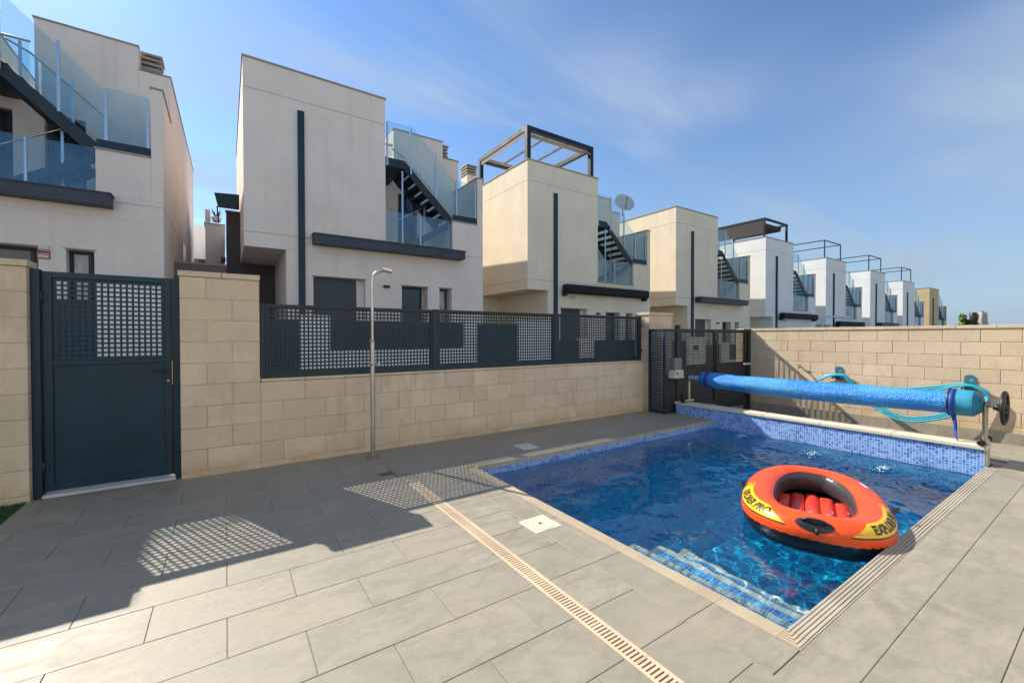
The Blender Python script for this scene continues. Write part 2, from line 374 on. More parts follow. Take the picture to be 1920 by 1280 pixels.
# ------------------------------------------------------------------ deck
PX0, PX1, PY0, PY1 = 2.06, 6.28, .88, 3.72         # pool opening
WL = -.105                                         # water level
XW = 9.25                                          # far block wall
dk = MB()
for a in ((-8, PX0-.03, -6, 5.1), (PX0-.03, 6.45, -6, PY0-.03), (PX0-.03, 6.45, PY1+.03, 5.1)):
    dk.box(a[0], a[1], a[2], a[3], -.35, -.0045)
DECK = dk.build('pool_deck', M_GROUT, kind='structure')
tile_cache = {}
def tile(x0, x1, y0, y1, gap=.0013, z=None):
    w_, d_ = round(x1-x0, 3), round(y1-y0, 3)
    k = (w_, d_)
    if k not in tile_cache:
        c = .0015; m = MB(); g = gap
        X0, X1, Y0, Y1 = g, w_-g, g, d_-g
        v = [(X0, Y0, -.014), (X1, Y0, -.014), (X1, Y1, -.014), (X0, Y1, -.014), (X0, Y0, -c), (X1, Y0, -c), (X1, Y1, -c), (X0, Y1, -c), (X0+c, Y0+c, 0), (X1-c, Y0+c, 0), (X1-c, Y1-c, 0), (X0+c, Y1-c, 0)]
        m.add(v, [(0, 1, 5, 4), (1, 2, 6, 5), (2, 3, 7, 6), (3, 0, 4, 7), (4, 5, 9, 8), (5, 6, 10, 9), (6, 7, 11, 10), (7, 4, 8, 11), (8, 9, 10, 11)])
        tile_cache[k] = m.mesh('tile', M_TILE)
    return inst(tile_cache[k], 'tile', (x0, y0, random.uniform(-.0006, .0006)), DECK)
DRX0, DRX1 = 1.325, 1.425                          # slot drain
TURF = -1.31
holes = [(1.69, 1.91, 2.225, 2.445), (2.83, 3.05, 3.95, 4.2), (1.19, 1.31, 3.95, 4.07)]
def put(x0, x1, y0, y1):
    if x1-x0 < .02 or y1-y0 < .02: return
    for h in holes:
        if x0 < h[1]-.005 and x1 > h[0]+.005 and y0 < h[3]-.005 and y1 > h[2]+.005:
            hx0, hx1, hy0, hy1 = max(h[0], x0), min(h[1], x1), max(h[2], y0), min(h[3], y1)
            put(x0, hx0, y0, y1); put(hx1, x1, y0, y1); put(hx0, hx1, y0, hy0); put(hx0, hx1, hy1, y1); return
    tile(x0, x1, y0, y1)
yrow = -.64; k = 0
while yrow < 4.88:
    y1 = min(yrow+.3, 4.888)
    jo = (-.005 if k % 2 else -.30)
    # joints: rows whose near edge is 2.06 carry x = -0.01, .58 ; the next row is offset by half
    x = TURF if True else 0; j = jo-.585*4
    xs = []
    while j < DRX0:
        if j > TURF+.03: xs.append(j)
        j += .585
    xs = [TURF]+xs+[DRX0]
    if xs[-1]-xs[-2] < .04: xs.pop(-2)
    for a, b in zip(xs, xs[1:]): put(a, b, yrow, y1)
    yrow += .3; k += 1
y = -.64
while y < 3.7:
    put(DRX1, 1.735, y, min(y+.3, 3.74)); y += .3
put(DRX0, DRX1, 3.622, 3.74)
y = .86-.02-.6*2; y = -.035+.0
yy = [.787, 1.165, 1.76, 2.36, 2.96, 3.56, 3.74]
for a, b in zip(yy, yy[1:]): put(1.735, 1.965, a, b)
# near strip left of x 2.06 and below y .86
for (ya, yb, off) in ((.585, .785, .0), (.29, .585, 0.0), (-.01, .29, .3), (-.31, -.01, 0), (-.64, -.31, .3)):
    xs = [1.735]; j = 2.29+off
    while j < 7.2: xs.append(j); j += .6
    xs.append(7.2)
    for a, b in zip(xs, xs[1:]): put(a, b, ya, yb)
# strip along the fence
for (ya, yb, off) in ((3.74, 4.0, .1), (4.0, 4.3, .4), (4.3, 4.6, .1), (4.6, 4.888, .4)):
    xs = [DRX0]; j = DRX1+.2+off
    while j < 6.2: xs.append(j); j += .6
    xs.append(6.27 if yb < 4.45 else 6.75)
    for a, b in zip(xs, xs[1:]): put(a, b, ya, yb)
# grooved coping nosing round the pool
def nosing_prof(n=5, w_=.092):
    p = []; s_ = w_/n
    for i in range(n):
        a = i*s_; p += [(a, -.004), (a+.004, -.004), (a+.0055, .0), (a+s_-.001, .0)]
    return p
cope = empty('pool_coping', (0, 0, 0), 'pale grooved nosing tiles edging the pool opening', 'coping')
M_NOSING = simple('nosing_stone', (.44, .365, .26), .75, var=.12, bump=(70, .3, .003))
M_NOSING2 = simple('nosing_stone_grey', (.385, .35, .28), .75, var=.12, bump=(70, .3, .003))
def nosing_piece(L, mat):
    pr = [(0, -.04), (0, -.006), (.004, 0)]
    W_ = .094
    for i in range(5):
        c = .013+i*.0175; pr += [(c, 0), (c+.0015, -.006), (c+.0045, -.006), (c+.006, 0)]
    pr += [(W_, 0), (W_, -.04)]
    m = MB()
    n = len(pr); v = [(p[0], 0.001, p[1]) for p in pr]+[(p[0], L-.001, p[1]) for p in pr]
    m.add(v, [(i+1, i, n+i, n+i+1) for i in range(n-1)]+[tuple(range(n)), tuple(range(2*n-1, n-1, -1))]); return m.mesh('nosing_tile', mat)
na, nb = nosing_piece(.6, M_NOSING), nosing_piece(.6, M_NOSING2)
# near edge (runs along y, lip faces +x): local x points away from the pool
y = .88
yy = [PY0, 1.165, 1.76, 2.36, 2.96, 3.56, PY1]
for a, b in zip(yy, yy[1:]):
    inst(nosing_piece(b-a, M_NOSING), 'nosing_tile', (PX0, b, 0), cope, rot=(0, 0, pi))
x = PX0
xs = [PX0]+[2.29+.6*i for i in range(7)]+[6.24]
for a, b in zip(xs, xs[1:]):
    inst(nosing_piece(b-a, M_NOSING2), 'nosing_tile', (a, PY0, 0), cope, rot=(0, 0, -pi/2))
# corner piece
MB().add([(PX0-.094, PY0-.094, -.001), (PX0, PY0-.094, -.001), (PX0, PY0, -.001), (PX0-.094, PY0, -.001)], [(0, 1, 2, 3)]).build('corner_tile', M_NOSING, cope)
cg = MB()
for i in range(5):
    c = .013+i*.0175+.003
    cg.bar((PX0-c, PY0, -.0005), (PX0-c, PY0-c, -.0005), .003, .003); cg.bar((PX0-c, PY0-c, -.0005), (PX0, PY0-c, -.0005), .003, .003)
cg.build('corner_groove', M_GROUT, cope)
m = MB().box(PX0, 6.27, PY1-.0, PY1+.022, -.045, .0).build('edge_tile', M_NOSING2, cope)

# slot drain of pale grating pieces
drain = empty('slot_drain', (DRX0, .5, 0), 'long cream slotted drain channel crossing the terrace tiles', 'drain')
drain.location = (0, 0, 0)
M_DRAIN = simple('cream_drain_plastic', (.60, .47, .33), .6, var=.08, bump=(120, .3, .003)); M_DRAINH = simple('drain_channel_dirt', (.12, .085, .05), .9, var=.3)
MB().box(DRX0, DRX1, -.6, 3.6, -.06, -.03).build('channel', M_DRAINH, drain)
def grate():
    L = .5; W_ = DRX1-DRX0-.004; g = MB(); n = 25; p = L/n
    e = .018
    g.box(.002, e, .001, L-.001, -.02, .001); g.box(W_-e, W_, .001, L-.001, -.02, .001)
    for i in range(n+1):
        y0 = max(.001, i*p-.0055); y1 = min(L-.001, i*p+.0055); g.box(e, W_-e, y0, y1, -.016, .0005)
    g.box(e, W_-e, p*12+.0055, p*13-.0055, -.018, -.003)
    return g.mesh('grate', M_DRAIN)
gm = grate(); y = -.38
while y < 3.2:
    inst(gm, 'grate', (DRX0, y, 0), drain); y += .5

# skimmer lid, square access covers, floor drain
lid = empty('skimmer_lid', (0, 0, 0), 'cream square skimmer cover with round lid, set in tiles beside the pool edge', 'cover')
hx = holes[0]; cxm, cym = (hx[0]+hx[1])/2, (hx[2]+hx[3])/2
M_LID = simple('aged_cream_plastic', (.60, .56, .42), .5, var=.1)
MB().cbox(hx[0]+.002, hx[1]-.002, hx[2]+.002, hx[3]-.002, -.02, .002, .002).build('frame', M_LID, lid)
g = MB(); prof = [(0.001, .1), (.0035, .1), (.0035, .095), (.0022, .092), (.0022, .066), (.0035, .063), (.0035, .058), (.0022, .055), (.0022, .016), (.004, .014), (.004, .012)]
g.lathe(prof, (cxm, cym, 0), 'z', 36); g.build('round_lid', M_LID, lid)
MB().lathe([(.0035, .012), (.0047, .012)], (cxm, cym, 0), 'z', 16).build('finger_hole', M_BLACK, lid)
hx = holes[1]
ac = empty('access_cover', (0, 0, 0), 'pale grey square access cover in the tile strip between wall and pool', 'cover')
MB().cbox(hx[0]+.003, hx[1]-.003, hx[2]+.003, hx[3]-.003, -.02, .001, .002).build('plate', simple('grey_cover', (.62, .60, .52), .7, var=.12), ac)
MB().lathe([(.001, .012), (.0025, .012)], ((hx[0]+hx[1])/2, (hx[2]+hx[3])/2, 0), 'z', 12).build('lifting_point', M_GREYP, ac)
hx = holes[2]
fd = empty('floor_drain', (0, 0, 0), 'small rusty square floor drain in the tiles in front of the shower', 'drain')
g = MB().box(hx[0]+.002, hx[1]-.002, hx[2]+.002, hx[3]-.002, -.02, -.005)
g.build('plate', simple('rusty_metal', (.09, .06, .045), .7, var=.3), fd)
g = MB()
for i in range(6): g.box(hx[0]+.012, hx[1]-.012, hx[2]+.012+i*.017, hx[2]+.02+i*.017, -.0045, -.002)
g.box(hx[0]+.002, hx[0]+.01, hx[2]+.002, hx[3]-.002, -.0045, -.001).box(hx[1]-.01, hx[1]-.002, hx[2]+.002, hx[3]-.002, -.0045, -.001)
g.build('grid', simple('rusty_metal_light', (.16, .11, .08), .6, var=.3), fd)

# artificial turf at the far left
t_ = NT('artificial_turf'); t_.set(Base_Color=t_.mix(t_.rng(t_.noise(40, 3), .3, .7), (.010, .045, .012), (.035, .11, .025)), Roughness=.7); M_TURF = t_.m
MB().box(-6, TURF-.004, -2, 4.885, -.009, .0).build('turf_base', M_TURF, kind='structure')
g = MB()
for i in range(9000):
    x, y = TURF-random.random()**1.6*1.1, 4.88-random.random()*1.6
    a = random.random()*6.28; h_ = random.uniform(.012, .028); dx, dy = cos(a)*.0025, sin(a)*.0025; lx, ly = random.uniform(-.01, .01), random.uniform(-.01, .01)
    g.add([(x-dx, y-dy, 0), (x+dx, y+dy, 0), (x+lx, y+ly, h_)], [(0, 1, 2)])
g.build('turf_blades', M_TURF, label='dark green artificial grass in the left corner', cat='grass', kind='stuff')

# driveway beyond the raised pool wall, sloping down to the far wall
def dz_(x): return -.25*(x-6.75)/(XW-6.75) if x > 6.75 else 0
g = MB().add([(6.46, -6, -.012), (6.75, -6, -.012), (9.6, -6, dz_(9.6)-.012), (9.6, 9.0, dz_(9.6)-.012), (6.75, 9, -.012), (6.46, 4.89, -.012)], [(0, 1, 4, 5), (1, 2, 3, 4)])
DRV = g.build('driveway', M_GROUT, kind='structure')
g = MB()
y = -1.8
def slab(x0, x1, y0, y1):
    c = .002; z = lambda x: dz_(x)
    m = MB().add([(x0+c, y0+c, z(x0)), (x1-c, y0+c, z(x1)), (x1-c, y1-c, z(x1)), (x0+c, y1-c, z(x0)), (x0+c, y0+c, z(x0)-.012), (x1-c, y0+c, z(x1)-.012), (x1-c, y1-c, z(x1)-.012), (x0+c, y1-c, z(x0)-.012)],
                [(0, 1, 2, 3), (4, 5, 1, 0), (5, 6, 2, 1), (6, 7, 3, 2), (7, 4, 0, 3)])
    m.build('tile', M_TILE, DRV)
for r_ in range(14):
    y0 = -1.8+.6*r_ if r_ < 14 else 0
    if y0 > 5.0: continue
    xs = ([6.46] if y0 > .5 else [7.2]); j = 7.35 if r_ % 2 else 7.65
    while j < XW-.1: xs.append(j); j += .6
    xs.append(XW)
    for a, b in zip(xs, xs[1:]): slab(a, b, y0, y0+.6)

# ------------------------------------------------------------------ pool basin and water
g = MB()
zf = -1.25
g.box(PX0-.25, PX1+.1, PY0-.25, PY1+.25, zf-.1, zf, 0)
g.box(PX0-.25, PX0-.002, PY0-.25, PY1+.25, zf, -.042, 1)
g.box(PX1, PX1+.19, PY0-.25, PY1+.25, zf, -.042, 1)
g.box(PX0-.002, PX1, PY0-.25, PY0-.002, zf, -.042, 2)
basin = g.build('pool_basin', [M_BAS_XY, M_BAS_YZ, M_BAS_XZ], label='blue mosaic lined swimming pool basin under the water', cat='pool')
MB().box(PX0-.002, PX1, PY1+.004, PY1+.25, zf, -.047).build('side_wall', M_MOS_XZ, basin)
st = MB(); ns = MB()
SY1 = 1.96
for i, (xe, z) in enumerate(((2.34, -.18), (2.62, -.39), (2.90, -.64))):
    x0 = PX0 if i == 0 else (2.34, 2.62, 2.90)[i-1]
    s_ = MB().box(x0, xe, PY0, SY1, zf, z, 0)
    ob = s_.build('step', [M_STP_XY], basin)
    n_ = MB().box(xe-.045, xe+.003, PY0+.001, SY1+.003, z-.02, z+.004).box(x0, xe-.046, SY1-.042, SY1+.003, z-.02, z+.004)
    n_.build('white_nosing', M_NOSE, ob)
RNG = random.Random(3)
JETS = [(5.97, 3.12), (5.80, 2.2), (5.74, 1.52)]
def wave(x, y):
    p = Vector((x, y, 0))
    h = .0105*noise.noise(Vector((x*1.5+3, y*2.1, 1.3)))+.0062*noise.noise(Vector((x*3.6+y*1.4, y*5.2-x, 7.1)))
    h += .0026*noise.noise(Vector((x*9+y*2, y*12-x*3, 2.7)))+.0010*noise.noise(Vector((x*21, y*25, 5.5)))
    for jx, jy in JETS:
        d = math.hypot((x-jx)*.75, y-jy)
        if d < .6: h += math.exp(-(d/.13)**2)*.016*(1+noise.noise(Vector((x*30, y*30, 1.1)))*1.3)+.004*math.exp(-(d/.3)**2)*sin(d*70)
    return h
g = MB(); nx, ny = 300, 200
wx0, wx1, wy0, wy1 = PX0-.001, PX1-.001, PY0-.001, PY1+.003
V = [(wx0+(wx1-wx0)*i/nx, wy0+(wy1-wy0)*j/ny, 0) for j in range(ny+1) for i in range(nx+1)]
V = [(x, y, WL+wave(x, y)) for x, y, _ in V]
g.add(V, [(j*(nx+1)+i, j*(nx+1)+i+1, (j+1)*(nx+1)+i+1, (j+1)*(nx+1)+i) for j in range(ny) for i in range(nx)], True)
WATER = g.build('water', M_WATER, kind='structure')
WATER.cycles.is_caustics_caster = True
for o in [basin]+list(basin.children)+[c for b in basin.children for c in b.children]: o.cycles.is_caustics_receiver = True
# foam where the inlet jets break the surface
M_FOAM = simple('foam_bubbles', (.62, .74, .80), .15)
g = MB()
for jx, jy in JETS:
    for i in range(110):
        a = RNG.random()*6.28; d = abs(RNG.gauss(0, .10)); x, y = jx+cos(a)*d*1.5-.02, jy+sin(a)*d
        if x > PX1-.02: continue
        r = RNG.uniform(.002, .007)*(1.3 if d < .06 else .7); z = WL+wave(x, y)
        st_ = RNG.uniform(1, 2.6)
        vv = [(x+cos(q*pi/3)*r*st_, y+sin(q*pi/3)*r, z) for q in range(6)]+[(x, y, z+r*.8)]
        g.add(vv, [(q, (q+1) % 6, 6) for q in range(6)], True)
g.build('foam', M_FOAM, label='three patches of bubbling foam where pool jets break the surface', cat='foam', kind='stuff')

# ------------------------------------------------------------------ block masonry
BH, BLn = .2, .4
blk_cache = {}
def block_mesh(L, H, T, ax, mat):
    k = (round(L, 3), round(H, 3), round(T, 3), ax, mat.name)
    if k not in blk_cache:
        m = MB(); g_ = .003
        if ax == 'x': m.cbox(g_, L-g_, 0, T, g_, H-g_, .0045)
        else: m.cbox(0, T, g_, L-g_, g_, H-g_, .0045)
        blk_cache[k] = m.mesh('block', mat)
    return blk_cache[k]
def courses(parent, ax, a0, a1, front, T, z0, z1, mat, phase=0., first=0, base_z=None):
    """rows of blocks from z0 up to z1 between a0 and a1 along ax; front = coordinate of the near face"""
    z = z0; r = first
    while z < z1-.02:
        h_ = min(BH, z1-z)
        j = a0-((a0-phase-(.2 if r % 2 else 0)) % BLn)+BLn
        xs = [a0]
        while j < a1-.03:
            if j > a0+.03: xs.append(j)
            j += BLn
        xs.append(a1)
        for a, b in zip(xs, xs[1:]):
            me = block_mesh(b-a, h_, T, ax, mat)
            d = random.uniform(-.0015, .0015)
            inst(me, 'block', (a, front+d, z) if ax == 'x' else (front+d, a, z), parent)
        z += h_; r += 1
FY = 4.89; WT = .2
fw = empty('boundary_wall', (2.8, FY, 0), 'long cream concrete block wall between street and terrace, stepped down under the metal fence', 'wall'); fw.location = (0, 0, 0)
# core of mortar, recessed 5 mm
MB().box(-.345, .275, FY+.006, FY+WT-.006, -.02, 1.85).box(.275, 6.66, FY+.006, FY+WT-.006, -.02, .845).box(6.06, 6.695, FY-.115, FY+WT-.006, 0, 1.66).build('mortar_core', M_MORTAR, fw)
courses(fw, 'x', -.35, .28, FY, WT, .05, 1.85, M_BLOCK, phase=.05, first=1)
courses(fw, 'x', -.35, .28, FY, WT, -.15, .05, M_BLOCK, phase=.05, first=0)
courses(fw, 'x', .28, 6.05, FY, WT, .05, .85, M_BLOCK, phase=.28, first=1)
courses(fw, 'x', .28, 6.05, FY, WT, -.15, .05, M_BLOCK, phase=.28, first=0)
courses(fw, 'x', 6.05, 6.70, FY-.12, WT+.12, -.14, 1.66, M_BLOCK2, phase=6.05, first=1)
def coping(parent, x0, x1, y0, y1, z, step=.5, ax='x', mat=M_BLOCK, h_=.05):
    a0, a1 = (x0, x1) if ax == 'x' else (y0, y1)
    a = a0
    while a < a1-.02:
        b = min(a+step, a1)
        if a1-b < .1: b = a1
        m = MB()
        if ax == 'x': m.cbox(a+.002, b-.002, y0, y1, z, z+h_, .004)
        else: m.cbox(x0, x1, a+.002, b-.002, z, z+h_, .004)
        m.build('coping_slab', mat, parent); a = b
coping(fw, -.36, .285, FY-.012, FY+WT+.01, 1.852, .33)
coping(fw, .287, 6.045, FY-.005, FY+WT+.01, .852, .4, h_=.028)
coping(fw, 6.035, 6.715, FY-.135, FY+WT+.01, 1.662, .7, mat=M_BLOCK2)
lw = empty('block_pillar', (-2, FY, 0), 'tall cream block wall end at the left of the blue gate', 'wall'); lw.location = (0, 0, 0)
MB().box(-5.9, -1.295, FY+.006, FY+WT-.006, -.02, 1.85).build('mortar_core', M_MORTAR, lw)
courses(lw, 'x', -5.9, -1.29, FY, WT, -.15, 1.85, M_BLOCK, phase=-1.29, first=0)
coping(lw, -5.9, -1.283, FY-.012, FY+WT+.01, 1.852, .4)
rw = empty('block_wall', (XW, 2, 0), 'sunlit cream block wall closing the far side behind the pool cover roller', 'wall'); rw.location = (0, 0, 0)
MB().box(XW+.006, XW+.194, -6, 4.99, -.4, 1.405).build('mortar_core', M_MORTAR, rw)
courses(rw, 'y', -3.0, 4.98, XW, .2, -.195, 1.405, M_BLOCK2, phase=.36, first=0)
coping(rw, XW-.014, XW+.214, -3.0, 4.99, 1.407, .42, 'y', M_BLOCK2)
g = MB(); y = -3.0
while y < 4.7:
    MB().box(XW-.014, XW-.0, y+.001, y+.599, dz_(XW)-.01, -.085).build('skirting_tile', M_TILE, rw); y += .6

# ------------------------------------------------------------------ perforated fence on the low wall
fence = empty('perforated_fence', (0, 0, 0), 'dark grey steel fence of square-hole perforated panels on top of the block wall', 'fence')
P = .04; HO = .0235
posts = [(.285, .325), (2.12, 2.185), (4.045, 4.11), (5.955, 6.0)]
FYc = FY+.035
for i, (a, b) in enumerate(posts):
    MB().cbox(a, b, FYc-.03, FYc+.02, .882 if i not in (1, 2) else .862, 1.63+.012*i/3, .002).build('post', M_ANTH, fence)
for i in range(3):
    a, b = posts[i][1]+.002, posts[i+1][0]-.002; zt = 1.627+.004*i; n = int((b-a-.05)/P); mxx = (b-a-.05-n*P)/2
    g = MB().cbox(a, b, FYc-.022, FYc+.018, zt-.032, zt, .002).cbox(a, b, FYc-.022, FYc+.018, .8805, .945, .002)
    g.cbox(a, a+.025, FYc-.022, FYc+.018, .945, zt-.032, .002).cbox(b-.025, b, FYc-.022, FYc+.018, .945, zt-.032, .002)
    fr = g.build('panel_frame', M_ANTH, fence)
    MB().perf((a+.025, FYc-.004, .945), (1, 0, 0), (0, 0, 1), n, 16, P, HO, mxx, (zt-.032-.945-16*P)/2, -.0025).build('perforated_sheet', M_ANTH, fr)
g = MB()
for z in (1.05, 1.48):
    MB().cbox(6.0, 6.045, FYc-.02, FYc+.01, z-.018, z+.018, .002).build('bracket', M_ANTH, fence)

# ------------------------------------------------------------------ pedestrian gate
gate = empty('garden_gate', (0, 0, 0), 'dark blue steel pedestrian gate, perforated above and solid below, in the left wall', 'gate')
GY = 5.0
MB().cbox(-1.288, -1.238, GY-.05, GY+.03, 0, 1.845, .002).build('post', M_GATE, gate)
MB().cbox(-.395, -.352, GY-.03, GY+.05, 0, 1.84, .002).build('post', M_GATE, gate)
MB().box(-.41, -.396, GY-.012, GY+.028, 0.03, 1.83).build('rebate', M_BLACK, gate)
L0, L1 = -1.232, -.412
g = MB().cbox(L0, L0+.055, GY-.02, GY+.02, .04, 1.832, .002).cbox(L1-.05, L1, GY-.02, GY+.02, .04, 1.832, .002).cbox(L0+.055, L1-.05, GY-.02, GY+.02, 1.785, 1.832, .002).cbox(L0+.055, L1-.05, GY-.02, GY+.02, 1.065, 1.105, .002).cbox(L0+.055, L1-.05, GY-.02, GY+.02, .04, .095, .002)
g.build('leaf_frame', M_GATE, gate)
a, b = L0+.055, L1-.05; n = 17; MB().perf((a, GY-.002, 1.105), (1, 0, 0), (0, 0, 1), n, 16, P, HO+.001, (b-a-n*P)/2, (.68-16*P)/2, -.003).build('perforated_sheet', M_GATE, gate)
g = MB().box(a, b, GY-.004, GY+.004, .095, 1.065); g.build('solid_panel', M_GATE, gate)
g = MB().cbox(L1-.043, L1-.012, GY-.028, GY-.02, .90, 1.04, .003).tube([(L1-.027, GY-.024, .99), (L1-.027, GY-.065, .99)], .009, 10).tube([(L1-.027, GY-.062, .99), (L1-.06, GY-.066, .992), (L1-.14, GY-.064, .994)], [.010, .009, .007], 10)
g.build('lever_handle', M_BLACK, gate)
MB().lathe([(0, .012), (.01, .012)], (L1-.027, GY-.033, .90), 'y', 16).build('lock_cylinder', M_STEEL, gate)
MB().box(L1+.0005, L1+.004, GY-.03, GY-.012, .86, 1.08).build('strike_plate', M_STEEL, gate)
for z in (.24, 1.62):
    g = MB().lathe([(-.05, .011), (.05, .011)], (L0-.002, GY-.034, z), 'z', 12); g.box(L0-.03, L0+.03, GY-.027, GY-.021, z-.03, z+.03); g.build('hinge', M_GATE, gate)
MB().cbox(-1.24, -.39, GY-.06, GY+.12, -.01, .018, .003).build('threshold', simple('threshold_stone', (.47, .47, .47), .6, var=.1), gate)

# ------------------------------------------------------------------ corner leaf and driveway gate
cgate = empty('gate_cabinet', (0, 0, 0), 'narrow dark metal corner gate with perforated top, holding a grey control box', 'gate')
ZT = 1.42
g = MB()
for (x, y) in ((6.045, 4.455), (6.375, 4.455), (6.045, 4.745)):
    g.cbox(x-.02, x+.02, y-.02, y+.02, .0, ZT, .002)
g.cbox(6.065, 6.355, 4.44, 4.47, ZT-.04, ZT, .002).cbox(6.065, 6.355, 4.44, 4.47, .01, .05, .002).cbox(6.065, 6.355, 4.44, 4.47, .62, .65, .002)
g.cbox(6.03, 6.06, 4.475, 4.725, ZT-.04, ZT, .002).cbox(6.03, 6.06, 4.475, 4.725, .01, .05, .002)
g.build('frame', M_GATE, cgate)
MB().perf((6.067, 4.452, .652), (1, 0, 0), (0, 0, 1), 7, 18, P, HO, .003, .004, -.003).build('perforated_sheet', M_ANTH, cgate)
MB().box(6.067, 6.353, 4.450, 4.456, .052, .618).build('solid_panel', M_GATE2, cgate)
MB().perf((6.042, 4.727, .052), (0, -1, 0), (0, 0, 1), 6, 33, P, HO, .005, .003, -.003).build('perforated_sheet', M_GATE, cgate)
cbx = empty('control_box', (0, 0, 0), 'grey electric control box with white lower cover on the narrow dark gate', 'box')
MB().cbox(6.15, 6.35, 4.33, 4.44, .74, .93, .012).build('housing', M_GREYP, cbx)
MB().prism([(6.12, .60), (6.39, .60), (6.37, .63), (6.35, .738), (6.15, .738)], 'y', 4.315, 4.44).build('cover', M_WHITEP, cbx)
MB().box(6.18, 6.205, 4.308, 4.3145, .66, .70).build('keyhole', M_BLACK, cbx)
dg = empty('driveway_gate', (0, 0, 0), 'wide dark grey double driveway gate, perforated above and solid below', 'gate')
DY = 4.72
def leaf(x0, x1, z0, z1, zm):
    r = empty('gate_leaf', parent=dg)
    g = MB().cbox(x0, x0+.06, DY-.025, DY+.025, z0, z1, .002).cbox(x1-.06, x1, DY-.025, DY+.025, z0, z1, .002)
    g.cbox(x0+.06, x1-.06, DY-.02, DY+.02, z1-.05, z1, .002).cbox(x0+.06, x1-.06, DY-.02, DY+.02, zm, zm+.05, .002).cbox(x0+.06, x1-.06, DY-.02, DY+.02, z0, z0+.06, .002)
    g.build('frame', M_GATE2, r)
    a, b = x0+.06, x1-.06; n = int((b-a)/P); nz = int((z1-.05-zm-.05)/P)
    MB().perf((a, DY, zm+.05), (1, 0, 0), (0, 0, 1), n, nz, P, .027, (b-a-n*P)/2, (z1-.1-zm-nz*P)/2, -.003).build('perforated_sheet', M_GATE2, r)
    MB().box(a, b, DY-.003, DY+.003, z0+.06, zm).build('solid_panel', M_GATE2, r)
leaf(6.80, 7.98, -.02, 1.43, .70); leaf(8.0, 9.12, -.14, 1.43, .70)
MB().cbox(9.135, 9.235, DY-.05, DY+.05, -.3, 1.45, .003).build('post', M_BLACK, dg)
MB().cbox(6.72, 6.79, DY-.05, DY+.02, -.03, 1.5, .003).build('post', M_BLACK, dg)
MB().cbox(8.93, 9.17, DY-.09, DY-.05, .70, .735, .004).build('gate_opener_arm', M_WHITEP, dg)
MB().cbox(7.96, 8.02, DY-.045, DY-.026, .35, 1.2, .003).build('closing_bar', M_BLACK, dg)
MB().cbox(6.86, 6.89, DY-.05, DY-.026, .10, .26, .005).build('bolt', M_BLACK, dg)

# ------------------------------------------------------------------ raised mosaic wall behind the pool
rb = empty('raised_pool_wall', (0, 0, 0), 'low blue mosaic wall with cream coping along the far end of the pool', 'wall')
MB().box(6.279, 6.2815, .885, 4.40, -.2, .155).box(6.279+.0035, 6.448, .885, 4.40, -.3, .155).build('mosaic_face', [M_MOS_YZ], rb)
MB().box(6.2825, 6.45, .872, .8845, -.05, .155).build('rendered_end', simple('cream_render', (.50, .43, .32), .85, var=.12), rb)
y = .87
M_COP2 = simple('cream_coping', (.64, .57, .45), .6, var=.08)
for a, b in zip([.865, 1.6, 2.3, 3.0, 3.7], [1.6, 2.3, 3.0, 3.7, 4.42]):
    MB().cbox(6.258, 6.472, a+.001, b-.001, .157, .2, .006).build('coping_slab', M_COP2, rb)
for a, b in (((.86), 0),): pass

# ------------------------------------------------------------------ pool cover roller
reel = empty('pool_cover_roller', (0, 0, 0), 'blue bubble pool cover rolled on a steel roller with black handwheel', 'roller')
RX, RZ = 6.42, .60
t_ = NT('blue_bubble_cover')
vo = t_.n.new('ShaderNodeTexVoronoi'); vo.inputs['Scale'].default_value = 75; t_.l.new(t_.pos(), vo.inputs['Vector'])
fd_ = t_.noise(2.5, 4, .6, None, 0, (1, .6, 3)); 
s3 = t_.sep()
col = t_.mix(t_.rng(fd_, .4, .68), (.008, .22, .66), (.05, .33, .64)); col = t_.mix(t_.rng(t_.noise(9, 5, .7), .58, .75, 0, .6), col, (.34, .50, .60))
ridge = t_.math('FRACT', t_.math('MULTIPLY', s3[1], 14.0)); seam = t_.math('GREATER_THAN', ridge, .93)
col = t_.mix(t_.math('MULTIPLY', seam, .25), col, (.01, .12, .35))
t_.set(Base_Color=col, Roughness=t_.rng(fd_, .3, .7, .3, .5)).bump(t_.math('ADD', vo.outputs['Distance'], t_.math('MULTIPLY', t_.noise(11, 5, .65, None, .5, (1, .5, 1)), 1.6)), .7, .012)
M_COVER = t_.m
M_COVER2 = simple('cover_teal_edge', (.03, .26, .40), .5, var=.3)
n = 44; m_ = 72; y0, y1 = .98, 3.94; V = []
for i in range(m_+1):
    t = i/m_; y = y1+(y0-y1)*t
    r = .110+.020*sin(pi*min(1, t*1.1))*.6+.008*noise.noise(Vector((t*9, 0, 0)))+.003*noise.noise(Vector((t*40, 0, 3)))
    if t < .03: r = .105+.3*t
    sag = -.02*sin(pi*t)
    for k in range(n):
        a = 2*pi*k/n
        rr = r*(1+.02*noise.noise(Vector((cos(a)*3, sin(a)*3, t*45)))+.045*noise.noise(Vector((cos(a)*1.5, sin(a)*1.5, t*7)))+(.10 if (-2.0 < (a-pi*1.5) < .25 and .05 < t < .97) else 0)*max(0, cos(a-pi*1.35)))
        V.append((RX+rr*cos(a), y, RZ+sag+rr*sin(a)))
g = MB().add(V, [(i*n+k, i*n+(k+1) % n, (i+1)*n+(k+1) % n, (i+1)*n+k) for i in range(m_) for k in range(n)]+[tuple(range(n))], True)
g.build('rolled_cover', M_COVER, reel)
g = MB()
prof = []
for i, (yy_, r) in enumerate(((1.14, .137), (1.0, .134), (.98, .132), (.98, .118), (.962, .116), (.962, .104), (.945, .102), (.945, .090), (.93, .088), (.93, .074), (.916, .072), (.916, .05))):
    prof.append((yy_, r))
